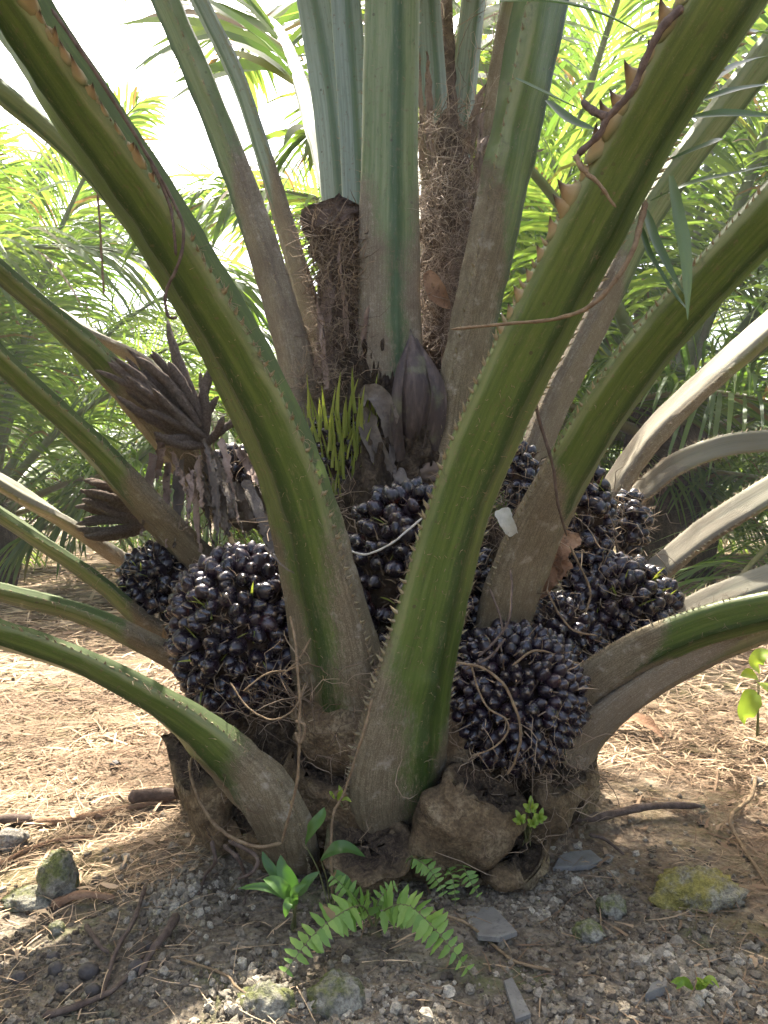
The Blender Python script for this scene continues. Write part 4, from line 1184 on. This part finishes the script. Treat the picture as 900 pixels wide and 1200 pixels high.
PBH = [blob(9, 6, .4, 2.4, 60 + q) for q in range(8)]
stone(70, 1048, 48, 66, 44, M_MOSSY, 'upright mossy grey stone standing in the left soil', seed=3)
stone(38, 1058, 60, 22, 50, M_MOSSY, 'low green mossy stone at the foot of the upright stone', seed=4)
stone(815, 1058, 104, 44, 60, M_YMOSS, 'long yellow mossy stone in the sunny straw', seed=5, rough=.28)
stone(716, 1072, 34, 30, 30, M_MOSSY, 'small mossy stone in the shade near the sunlit edge', seed=6)
stone(690, 1098, 34, 22, 30, M_MOSSY, 'flat mossy stone below the smaller mossy one', seed=7)
stone(398, 1176, 64, 58, 56, M_MOSSY, 'mossy stone at the bottom edge under the fern', seed=8, sink=.45)
stone(312, 1178, 66, 44, 50, M_MOSSY, 'wide mossy stone at the bottom edge left of the fern', seed=9, sink=.5)
for (hx, hy, hw, hn, lb) in ((212, 1050, 32, 420, 'heap of pale soil crumbs left of the seedling'), (300, 1160, 42, 260, 'mossy patch of pale crumbs at the bottom edge'), (480, 1180, 40, 150, 'scatter of pale crumbs at the bottom edge right of the fern')):
    g = Geo(); c0 = gat(hx, hy)
    for i in range(hn):
        p = gat(hx + rng.normal(0, hw), hy + rng.normal(0, hw * .55)); s_ = (.0016 + .008 * rng.random() ** 2.6) * (.6 + .7 * rng.random())
        Vb, Fb = PBH[int(rng.integers(0, 8))]
        g.add(xf(Vb, np.array(rot_to(norm(rng.normal(0, 1, 3)))), s_ * rng.uniform(.7, 1.3, 3), p + [0, 0, s_ * .4]), Fb, tint=rng.uniform(.5, 1))
    o = link('soil_crumbs', g.mesh('soil_crumbs', M_PEBBLE, False, c0)); o.location = c0
    o['kind'] = 'stuff'
stone(12, 990, 40, 26, 30, M_STONE, 'grey stone at the left edge above the dry stalk', seed=12)
stone(888, 921, 16, 14, 14, M_STONE, 'small whitish pebble at the end of a bent stick', cat='pebble', seed=13, rough=.1)
stone(66, 1092, 18, 16, 16, M_MOSSY, 'small round green mossy pebble', cat='pebble', seed=14, rough=.1)
stone(154, 1148, 15, 14, 14, M_STONE, 'small pale pebble beside a dark fallen fruit', cat='pebble', seed=15, rough=.12)
M_OLDF = mat_simple('old_fruit', (0.03, 0.025, 0.022, 1), (0.085, 0.07, 0.06, 1), 60, .6, .35, .3)
for i, (x, y, w_, lb) in enumerate(((66, 1140, 20, 'brown fallen fruit standing on end at far left'), (104, 1144, 24, 'olive fallen fruit between two dark ones'), (161, 1139, 22, 'smooth slate dark fallen fruit near the stick'), (108, 1166, 20, 'brown fallen fruit below the others'),
                                    (74, 1163, 18, 'half buried fallen fruit nearest the bottom left'), (22, 1150, 18, 'dull fallen fruit by the left edge'), (62, 1126, 16, 'small dark fallen fruit behind the standing one'), (172, 1112, 15, 'small fallen fruit under the split stick'), (135, 900, 14, 'small dark fallen fruit in the sunny straw'))):
    o = stone(x, y, w_, w_ * .8, w_ * .85, M_OLDF, lb, 'fruit', 'fallen_fruit', .05, 50 + i, .2, 'fallen palm fruits on the soil')


def chip(px, py, pts, mat, label, th=.006, tilt=(0, 0)):
    """flat piece: outline in photo pixels laid on the soil, with thickness"""
    Q = [gat(x, y, .012) for x, y in pts]
    c = np.mean(Q, 0)
    k = len(Q); top = np.array(Q); top[:, 2] = c[2] + (top[:, 0] - c[0]) * tilt[0] + (top[:, 1] - c[1]) * tilt[1] + rng.normal(0, .001, k)
    inner = c + (top - c) * .93 + np.array([0, 0, .0015])
    low = top - np.array([0, 0, th])
    V = np.vstack([low, top, inner, c[None] + (inner - c) * .02])
    o = link('flat_chip', mesh_np('flat_chip', V - c, ring_faces(4, k), mat, False)); o.location = c
    return tag(o, label, 'chip')


chip(675, 1013, [(648, 1022), (655, 1008), (668, 1002), (692, 1004), (706, 1018), (690, 1022)], M_CHIP, 'flat grey chip on the soil right of the trunk', .008, (0, .05))
chip(575, 1090, [(545, 1070), (560, 1060), (578, 1066), (590, 1086), (606, 1108), (585, 1113), (560, 1108)], M_CHIP, 'dark flat chip leaning on the soil right of the fern', .008, (.1, -.1))
chip(605, 1180, [(590, 1155), (600, 1150), (612, 1178), (622, 1200), (604, 1204)], M_CHIP, 'long narrow grey chip at the bottom edge', .006)
chip(770, 1166, [(756, 1172), (764, 1160), (780, 1156), (784, 1166), (772, 1172)], M_CHIP, 'small slaty chip in the shade at lower right', .012)


def stick(pts, r, mat, label, r1=None, cat='stick', name='stick', flat=None):
    C = np.array([gat(x, y, r * .7 + dz) for x, y, dz in pts])
    V, F = strand(C, r, r1, 7, 9, .0009)
    c = C.mean(0)
    o = link(name, mesh_np(name, V - c, F, mat)); o.location = c
    return tag(o, label, cat)


stick([(40, 968, 0), (105, 962, .0), (165, 948, 0), (222, 936, 0)], .011, M_HUSK, 'long dry stalk lying in the sun left of the trunk', .008)
stick([(150, 950, .02), (190, 946, .02), (226, 942, .015)], .017, M_TWIG, 'short dark rotten log beside the trunk', .014, 'log', 'log')
stick([(-10, 966, 0), (15, 965, .004), (38, 966, 0)], .014, M_TWIG, 'grey weathered stick end at the left edge', .012)
stick([(-10, 1022, 0), (30, 1004, .01), (70, 990, .01), (110, 982, 0)], .006, M_HUSK, 'yellowish dry stalk slanting behind the upright stone', .004)
stick([(60, 1066, 0), (95, 1058, .008), (135, 1056, 0)], .010, M_HUSK, 'short tan strip of dry leaf below the upright stone', .006, 'dry strip')
stick([(172, 1048, .02), (158, 1090, .02), (140, 1122, .02), (128, 1150, .01), (118, 1175, .0)], .0045, M_TWIG, 'thin bent grey stick at lower left', .0035)
stick([(207, 1086, .015), (192, 1110, .015), (175, 1130, .01), (163, 1148, .0)], .0095, M_TWIG, 'stout broken grey stick end at lower left', .004)
stick([(100, 1092, .01), (116, 1115, .012), (128, 1126, .01)], .005, M_TWIG, 'short crooked stick among the fallen fruits', .003)
stick([(50, 1195, .0), (95, 1188, .01), (135, 1168, .01), (170, 1128, .01)], .006, M_TWIG, 'curved stick along the bottom left corner', .0035)
stick([(200, 1125, .004), (260, 1145, .005), (285, 1168, .005), (352, 1200, .004)], .0022, M_VINE, 'thin pale stem running to the bottom edge', .0018)
stick([(655, 965, .01), (700, 968, .02), (760, 958, .02), (822, 950, .01)], .012, M_TWIG, 'dark stick lying across the straw right of the trunk', .008)
stick([(690, 985, .01), (710, 992, .012), (732, 1004, .0)], .005, M_TWIG, 'thin dark stick at the edge of the shade', .003)
stick([(886, 920, .02), (880, 945, .02), (858, 968, .02), (866, 990, .01), (885, 1020, .01), (905, 1050, 0)], .0055, M_VINE, 'bent pale stick at the right edge', .004)
stick([(778, 890, 0), (805, 885, .0), (830, 890, 0)], .006, M_TWIG, 'short twig in the straw behind the palm', .004)
V, F = blade_path([gat(718, 858, .01), gat(748, 862, .05), gat(778, 872, .02)], .07, (0, -.3, 1), 8, .4)
tag(link('dry_leaf', mesh_np('dry_leaf', V + rng.normal(0, .002, V.shape), F, M_HUSK)), 'curled tan dry leaf in the straw right of the trunk', 'leaf')

# ---------------------------------------------------------------- pebbles, clods and straw (beyond counting)
g = Geo()
PB = [blob(7, 5, .5, 2.6, s) for s in range(10)]
N = 32000
yy = rng.uniform(.98, 2.1, N * 3) ** 1.0; xx = rng.uniform(-1.1, 1.1, N * 3) * yy * .6
cl = vn(xx * 5, yy * 5, 15) + .5 * vn(xx * 13, yy * 13, 16)
keep = (rng.random(len(xx)) < (1 - litter_mask(xx, yy)) * np.clip(.55 + 1.3 * cl, .06, 1) + .05)
xx, yy, cl = xx[keep][:N], yy[keep][:N], cl[keep][:N]
zz_ = gz(xx, yy)
for x, y, z, c in zip(xx, yy, zz_, cl):
    s_ = .0011 + .0075 * rng.random() ** 6.0 * (1.0 + max(0, c) * 1.6)
    Vb, Fb = PB[int(rng.integers(0, 10))]
    a = rng.uniform(0, 6.28); ca, sa = math.cos(a), math.sin(a)
    sc = s_ * rng.uniform(.7, 1.3, 3) * [1, 1, .8]
    V = Vb * sc
    V = np.stack([V[:, 0] * ca - V[:, 1] * sa, V[:, 0] * sa + V[:, 1] * ca, V[:, 2]], -1) + [x, y, z + s_ * .35]
    g.add(V, Fb, tint=np.clip(rng.normal(.45 + .5 * c, .2), 0, 1))
tag(link('pebbles', g.mesh('pebbles', M_PEBBLE, False)), kind='stuff')


def straw(n, x0, x1, y0, y1, Lr, Wr, lo, name, lift=.012, power=1.0, tint=(0, 1)):
    yy = y0 + (y1 - y0) * rng.random(n * 3) ** power; xx = rng.uniform(-1, 1, n * 3) * np.where(yy < 2.2, 1.3, .75 * yy)
    cl = vn(xx * 2.6, yy * 2.6, 21) + .6 * vn(xx * 8, yy * 8, 22)
    k_ = rng.random(len(xx)) < np.clip(litter_mask(xx, yy) * np.clip(.66 + 1.3 * cl, .10, 1) + lo, 0, 1)
    k_ &= (np.hypot(xx - PALM[0], yy - PALM[1]) > .47)
    xx, yy = xx[k_][:n], yy[k_][:n]; n = len(xx)
    L = rng.uniform(*Lr, n) * np.clip(yy / 2.2, 1, 2.4); a = rng.uniform(0, 6.28, n) ; a = np.where(rng.random(n) < .2, rng.normal(.2, .5, n), a)
    d = np.stack([np.cos(a), np.sin(a), rng.normal(.10, .16, n)], -1)
    base = np.stack([xx, yy, gz(xx, yy) + rng.uniform(.001, lift, n)], -1)
    base -= d * (L / 2)[:, None] * [1, 1, 0]
    cv = rng.normal(0, .5, n)
    # curved in the ground plane: two-step headings
    rows = []; p = base; hd = a - cv / 2
    ns = 4
    Wd = rng.uniform(*Wr, n) * np.clip(yy / 2.0, 1, 3)
    for i in range(ns + 1):
        dd = np.stack([np.cos(hd), np.sin(hd), 0 * hd], -1); sd = np.stack([-np.sin(hd), np.cos(hd), rng.normal(0, .35, n)], -1)
        z = np.maximum(p[:, 2], gz(p[:, 0], p[:, 1]) + .002)
        pp = np.stack([p[:, 0], p[:, 1], z], -1)
        hw = (Wd / 2 * (1, 1, .9, .7, .25)[i])[:, None]
        rows.append(np.stack([pp - sd * hw, pp + sd * hw], 1))
        p = p + dd * (L / ns)[:, None] + np.stack([0 * L, 0 * L, d[:, 2] * L / ns * (1 - .5 * i)], -1)
        hd = hd + cv / ns
    V = np.stack(rows, 1)
    i = np.arange(ns)
    f = np.stack([i * 2, i * 2 + 1, i * 2 + 3, i * 2 + 2], -1)
    F = (np.arange(n)[:, None, None] * (ns + 1) * 2 + f[None]).reshape(-1, 4)
    ti = np.repeat(np.clip(rng.uniform(*tint, n) * .8 + .08 + 1.0 * vn(xx * 1.9, yy * 1.9, 31) + .6 * vn(xx * 5, yy * 5, 32), 0, 1), (ns + 1) * 2)
    return V.reshape(-1, 3), F, ti


g = Geo()
for args in ((16000, -1.4, 1.4, 1.0, 3.2, (.03, .12), (.0009, .0026), .09), (9000, -3, 3, 2.2, 6.0, (.06, .2), (.002, .006), .0), (5000, -6, 6, 5.0, 14.0, (.1, .28), (.004, .01), .0)):
    V, F, ti = straw(*args, 'straw'); g.add(V, F, tint=ti)
V, F, ti = straw(700, -1.4, 1.4, 1.2, 3.0, (.03, .08), (.005, .011), .05, 'straw', .016); g.add(V, F, tint=ti)
tag(link('straw_litter', g.mesh('straw_litter', M_STRAW, True)), kind='stuff')

# ---------------------------------------------------------------- ferns, seedlings, weeds
def pinna(seed):
    n = 9
    V, F = blade_path([(0, 0, 0), (.5, .06, .03), (1, .16, -.06)], .44, (0, 0, 1), 5, .12, ([0, .06, .2, .6, .85, 1], [.45, .95, 1, .8, .5, .06]))
    V = V.copy(); V[:, 1] += .018 * np.sin(V[:, 0] * 46) * np.sign(V[:, 1] - .1 * V[:, 0])
    return mesh_np('leaflet', V, F, M_FERN, True, {'tint': np.full(len(V), .1 + .35 * seed)})


PIN = [pinna(s) for s in (0, 1, 2, 2.55)]
M_STEM = mat_simple('fern_stem', (0.10, 0.12, 0.04, 1), (0.16, 0.15, 0.06, 1), 60, .6, .3, .1)


def fern_frond(root, ro, C, n, L, nrm=(0, -.75, .65), name='frond', brown=0):
    P = spline([at(*c) for c in C], 10)
    V, F = tube(P, np.linspace(.0018, .0006, len(P)), 5)
    fo = link(name, mesh_np(name, V - ro, F, M_STEM), root)
    T = norm(np.gradient(P, axis=0)); N = norm(np.asarray(nrm, float))
    for i in range(n):
        f = .14 + .85 * i / n
        j = f * (len(P) - 1); a = int(j); q = P[a] + (P[min(a + 1, len(P) - 1)] - P[a]) * (j - a)
        t = T[a]; sd = norm(np.cross(t, N)); nn = np.cross(sd, t)
        for sg in (-1, 1):
            l = L * np.interp(f, [.1, .35, .8, 1], [.75, 1, .75, .25]) * rng.uniform(.78, 1.1)
            if rng.random() < .05: continue
            X = norm(sd * sg + t * (.28 + rng.normal(0, .13)) + nn * rng.normal(-.1, .26))
            Z = norm(nn + rng.normal(0, .28, 3)); Y_ = norm(np.cross(Z, X)); Z = np.cross(X, Y_)
            if sg < 0: pass
            M = Matrix(((X[0] * l, Y_[0] * l * (1 if sg < 0 else -1), Z[0] * l, 0), (X[1] * l, Y_[1] * l * (1 if sg < 0 else -1), Z[1] * l, 0), (X[2] * l, Y_[2] * l * (1 if sg < 0 else -1), Z[2] * l, 0), (0, 0, 0, 1)))
            M.translation = Vector(q - ro)
            link('leaflet', PIN[3 if rng.random() < .02 else int(rng.integers(0, 3))], fo, M)
    return fo


ro = gat(437, 1108); fr = empty('fern', ro)
tag(fr, 'fern with two long light green fronds at the foot of the trunk', 'fern')
fern_frond(fr, ro, [(437, 1085, 1.36), (425, 1062, 1.33), (400, 1070, 1.28), (365, 1098, 1.24), (328, 1148, 1.2)], 20, .038)
fern_frond(fr, ro, [(440, 1085, 1.36), (452, 1066, 1.33), (480, 1062, 1.29), (515, 1095, 1.25), (556, 1146, 1.22)], 20, .040)
fern_frond(fr, ro, [(436, 1085, 1.37), (420, 1056, 1.36), (402, 1038, 1.36), (385, 1022, 1.37)], 9, .026)
fern_frond(fr, ro, [(440, 1085, 1.37), (442, 1060, 1.35), (452, 1045, 1.35), (470, 1035, 1.36)], 7, .020)
ro = at(482, 1006, 1.53); fr = empty('fern', ro)
tag(fr, 'small fern rooted on the trunk under the big rounded leaf base', 'fern')
fern_frond(fr, ro, [(476, 1002, 1.52), (490, 1008, 1.48), (506, 1022, 1.46), (524, 1054, 1.44)], 13, .025)
fern_frond(fr, ro, [(520, 1015, 1.52), (528, 1022, 1.48), (532, 1038, 1.46), (534, 1062, 1.45)], 8, .018)
fern_frond(fr, ro, [(538, 1008, 1.52), (544, 1018, 1.48), (552, 1034, 1.46), (566, 1056, 1.45)], 8, .020)
# dead root tuft of the big fern
g = Geo()
for i in range(90):
    a = rng.uniform(-1, 1)
    p0 = at(438 + a * 14, 1075 + rng.uniform(0, 18), 1.36 + rng.uniform(-.03, .03)); p2 = gat(445 + a * 36 + rng.normal(0, 8), 1128 + rng.uniform(0, 55), .004)
    V, F = strand([p0, (p0 + p2) / 2 + rng.normal(0, .012, 3), p2], .0012, .0006, 3, 5); g.add(V, F, tint=rng.random())
o = link('dead_roots', g.mesh('dead_roots', M_FIBRE, True, gat(437, 1108)))
tag(o, 'tuft of dry brown roots hanging under the large fern', 'roots')


def plant(name, root_px, leaves, mat, label, cat='plant', nrm=(.1, -.7, .7), stem=True, fold=.3, grp=None, shrink=1):
    ro = gat(*root_px) if len(root_px) == 2 else at(*root_px)
    e = empty(name, ro); tag(e, label, cat, grp)
    g = Geo()
    for C, wd, tw in leaves:
        pts = [at(*c) for c in C]
        if shrink != 1: pts = [pts[0] + (p - pts[0]) * shrink for p in pts]; wd = wd * shrink
        V, F = blade_path(pts, wd, nrm, 7, fold, ([0, .05, .3, .6, .85, 1], [.1, .45, 1, .9, .5, .03]), tw)
        link('leaf', mesh_np('leaf', V - ro, F, mat, True, {'tint': np.full(len(V), rng.random() * .85)}), e)
        if stem:
            V, F = strand([ro + rng.normal(0, .004, 3), (ro + pts[0]) / 2 + [0, 0, .01], pts[0]], .0016, .0011, 5, 5); g.add(V, F)
    if stem: link('stem', g.mesh('stem', M_STEM, True, ro), e)
    return e


plant('seedling', (345, 1090), [([(346, 1056, 1.34), (338, 1030, 1.33), (328, 1010, 1.33), (325, 990, 1.34)], .034, .2), ([(346, 1060, 1.34), (318, 1040, 1.32), (292, 1034, 1.32), (264, 1037, 1.33)], .018, .3),
                                ([(346, 1058, 1.33), (330, 1040, 1.3), (316, 1028, 1.3), (300, 1024, 1.31)], .030, .2), ([(348, 1060, 1.32), (344, 1045, 1.3), (350, 1036, 1.3), (362, 1030, 1.3)], .018, -.3),
                                ([(345, 1064, 1.3), (338, 1056, 1.28), (334, 1064, 1.27), (332, 1078, 1.27)], .020, .1), ([(350, 1050, 1.36), (362, 1030, 1.36), (380, 1015, 1.37)], .022, .1),
                                ([(342, 1056, 1.35), (318, 1018, 1.36), (306, 1000, 1.37), (300, 985, 1.38)], .022, .3)], M_BROAD, 'young broad leaved green seedling in front of the trunk base', 'seedling', shrink=.82)
plant('seedling', (390, 1068), [([(376, 1008, 1.38), (392, 996, 1.36), (408, 994, 1.36), (428, 1004, 1.37)], .028, .1), ([(392, 1020, 1.38), (402, 1034, 1.37), (412, 1048, 1.37), (416, 1062, 1.37)], .026, .2),
                                ([(358, 990, 1.44), (366, 972, 1.42), (376, 958, 1.42), (380, 946, 1.43)], .026, .2)], M_BROAD, 'darker seedling with one broad drooping leaf beside the dry vine', 'seedling', nrm=(.1, -.55, .85))
wl = []
for x, y, sc in ((622, 948, 1.0), (610, 962, .9), (632, 960, .9), (624, 966, .8)):
    for a, l in ((0, 16), (-1.0, 11), (1.0, 11), (-2.0, 7), (2.0, 7)):
        ang = a + (.3 if x > 622 else -.4) * (sc < 1)
        wl.append(([(x, y, 1.5), (x + l * .5 * sc * math.sin(ang), y - l * .5 * sc * math.cos(ang), 1.49), (x + l * sc * math.sin(ang), y - l * sc * math.cos(ang), 1.495)], .011 * sc, .1))
plant('weed', (617, 985, 1.60), wl, M_WEED, 'small bright green lobed weed growing on the trunk at right', 'weed', stem=True, nrm=(.1, -1, .3))
plant('weed', (888, 868), [([(888, 812, 2.6), (880, 820, 2.58), (872, 838, 2.57), (872, 850, 2.58)], .07, .3), ([(890, 790, 2.6), (885, 778, 2.58), (893, 766, 2.58), (905, 764, 2.6)], .05, .2), ([(890, 800, 2.6), (900, 806, 2.55), (912, 820, 2.55)], .06, .2), ([(888, 795, 2.6), (878, 790, 2.58), (868, 792, 2.58)], .04, .2)], M_WEED, 'yellow green weed with drooping leaves at the right edge', 'weed')
wl = []
for i in range(9):
    a = rng.uniform(-1.2, 1.2)
    wl.append(([(816 + 3 * a, 1160, 1.22), (816 + 16 * a, 1150 + rng.uniform(-4, 4), 1.21), (816 + 26 * a, 1152 + rng.uniform(-6, 8), 1.2)], .010, .3))
plant('weed', (816, 1166), wl, M_WEED, 'tiny yellow green weed at the edge of the lower right shade', 'weed', stem=False)
plant('weed', (397, 945, 1.52), [([(396, 938, 1.5), (399, 928, 1.49), (397, 920, 1.49)], .01, 0), ([(392, 936, 1.5), (388, 930, 1.49), (386, 927, 1.49)], .008, 0), ([(400, 938, 1.5), (406, 936, 1.49), (412, 940, 1.49)], .008, 0)], M_WEED, 'tiny green sprout on the trunk beside the broad stalk', 'sprout', stem=True)

# ---------------------------------------------------------------- the oil palms of the plantation behind
def bg_frond(elev, seed, L=4.2, nl=108, nseg=5, lw=.030, Lmax=.95):
    rs = np.random.default_rng(seed)
    n = 26; st = L / n
    T = np.array([math.cos(R(elev)), 0, math.sin(R(elev))]); p = np.array([.10, 0, 0.]); P = [p.copy()]
    side = rs.normal(0, .03)
    for i in range(n):
        T = norm(T + np.array([0, side * st * .6, -.30 * st * (.35 + 1.6 * i / n) * (1.15 if elev > 30 else .8)]))
        p = p + T * st; P.append(p.copy())
    P = np.array(P); W = np.linspace(.06, .006, len(P)); W[:3] = [.10, .085, .07]
    S = np.tile([0, 1., 0], (len(P), 1)); Tn = norm(np.gradient(P, axis=0)); A = norm(np.cross(Tn, S)) * -1
    A = np.where((A[:, 2:3] < 0), -A, A)
    k = 6; th = np.arange(k) * math.pi / 3
    V = P[:, None] + W[:, None, None] * (np.cos(th)[None, :, None] * S[:, None] + .6 * np.sin(th)[None, :, None] * A[:, None])
    rach = (V.reshape(-1, 3), ring_faces(len(P), k))
    B, D, N, Ll, Wl, dr, ti = leaflet_set(P, S, A, W, .8, (L - .8) / nl, Lmax, lw, seed + 100, 1.25)
    lf = blades(B, D, N, Ll, Wl, dr, nseg)
    return rach, lf, ti


BGF = []
for i, el in enumerate((82, 74, 64, 54, 42, 30, 18, 6)):
    ra, lf, ti = bg_frond(el, 300 + i)
    nk = rach_n = len(ra[0])
    rm = mesh_np('frond', ra[0], ra[1], M_PETL if i > 5 else M_PETG, True, {'u': np.full(nk, .5), 'v': ra[0][:, 0], 'fib': np.clip(.7 - ra[0][:, 0], 0, 1)})
    lm = mesh_np('leaflets', lf[0], lf[1], M_LEAF, True, {'tint': np.repeat(ti, 12)})
    BGF.append((rm, lm))
tk = blob(14, 10, .12, 3, 77)
TRK = mesh_np('trunk', np.stack([tk[0][:, 0] * .38, tk[0][:, 1] * .38, tk[0][:, 2] * .95 + .45], -1), tk[1], M_BARK)
BG = [(-4.1, 7.9, 1.0, 'bushy oil palm at left seen behind the lower left stalks', 31, 1), (5.3, 8.2, 1.15, 'leafy oil palm filling the right side behind the arched stalk', 26, 1),
      (7.6, 11.6, 1.2, 'oil palm behind the leafy one at right', 24, 0), (.9, 10.6, 1.0, 'oil palm seen through the heart of the fruiting palm', 24, 0),
      (-8.2, 10.2, 1.0, 'oil palm beyond the bushy one at far left', 24, 1), (-2.6, 14.0, 1.0, 'distant pale oil palm under the bright sky at left', 24, 1),
      (2.9, 13.2, 1.2, 'distant oil palm glimpsed between the right stalks', 24, 1), (3.2, 8.8, 1.5, 'tall oil palm whose fronds rise behind the thorny right stalk', 19, 0),
      (-6.9, 6.7, 1.55, 'tall oil palm at upper left whose frond droops into the bright sky', 19, 0),
      (1.7, 10.4, 1.5, 'oil palm glimpsed between the heart and the thorny right stalk', 17, 0)]
for i, (x, y, s_, lb, nf, low) in enumerate(BG):
    e = empty('background_oil_palm', (x, y, float(gz(x, y)))); e.scale = (s_, s_, s_)
    tag(e, lb, 'palm tree', 'oil palms of the plantation behind')
    link('trunk', TRK, e).scale.z = .75 if low else 1
    rs = random.Random(500 + i)
    for j in range(nf):
        q = j / (nf - 1)
        v = min(7, int(q * 8)) if low else min(6, int(q * 7.4))
        f = link('frond', BGF[v][0], e, Matrix.Translation((0, 0, (1.05 if low else 1.45) - .45 * q)) @ Matrix.Rotation(j * 2.39996 + i * 1.3 + rs.uniform(-.2, .2), 4, 'Z') @ Matrix.Rotation(rs.uniform(-.08, .08), 4, 'Y') @ Matrix.Rotation(rs.uniform(-.25, .25), 4, 'X'))
        l = link('leaflets', BGF[v][1], f); l['kind'] = 'stuff'

# the far plantation reads as one mass of fronds
g = Geo()
far_f = []
for i, el in enumerate((80, 66, 52, 38, 24, 10)):
    ra, lf, ti = bg_frond(el, 900 + i, 4.4, 34, 3, .085, .9)
    far_f.append((np.vstack([ra[0], lf[0]]), np.vstack([ra[1], lf[1] + len(ra[0])]), np.concatenate([np.full(len(ra[0]), .5), np.repeat(ti, 8)])))
rs = random.Random(77)
spots = []
for row in range(4):
    yb = 17 + row * 8
    for c in range(-4 - row, 5 + row):
        spots.append((c * 7.6 + (3.8 if row % 2 else 0) + rs.uniform(-1, 1), yb + rs.uniform(-1.2, 1.2)))
for (x, y) in spots:
    s_ = rs.uniform(.95, 1.25)
    for j in range(22):
        q = j / 21; V, F, ti = far_f[min(5, int(q * 6))]
        a = j * 2.39996 + rs.uniform(0, .5); ca, sa = math.cos(a), math.sin(a)
        V2 = np.stack([V[:, 0] * ca - V[:, 1] * sa, V[:, 0] * sa + V[:, 1] * ca, V[:, 2] + 1.1 - .5 * q], -1) * s_ + [x, y, 0]
        g.add(V2, F, tint=ti)
tag(link('far_plantation', g.mesh('far_plantation', M_LEAF, True)), kind='stuff')

# ---------------------------------------------------------------- humid air between the palms
hz = mesh_np('haze', np.array([[x, y, z] for z in (-1.15, 9.0) for y in (-310, 400) for x in (-400, 400)], float),
             np.array([[0, 2, 3, 1], [4, 5, 7, 6], [0, 1, 5, 4], [2, 6, 7, 3], [0, 4, 6, 2], [1, 3, 7, 5]]), None, False)
hm = bpy.data.materials.new('haze'); hm.use_nodes = True
ht = hm.node_tree; ht.nodes.remove(ht.nodes['Principled BSDF'])
pv = ht.nodes.new('ShaderNodeVolumePrincipled')
pv.inputs['Color'].default_value = (.95, .97, .95, 1); pv.inputs['Density'].default_value = .003; pv.inputs['Anisotropy'].default_value = .3
ht.links.new(pv.outputs[0], ht.nodes['Material Output'].inputs['Volume'])
hz.materials.append(hm)
tag(link('haze', hz), kind='stuff')
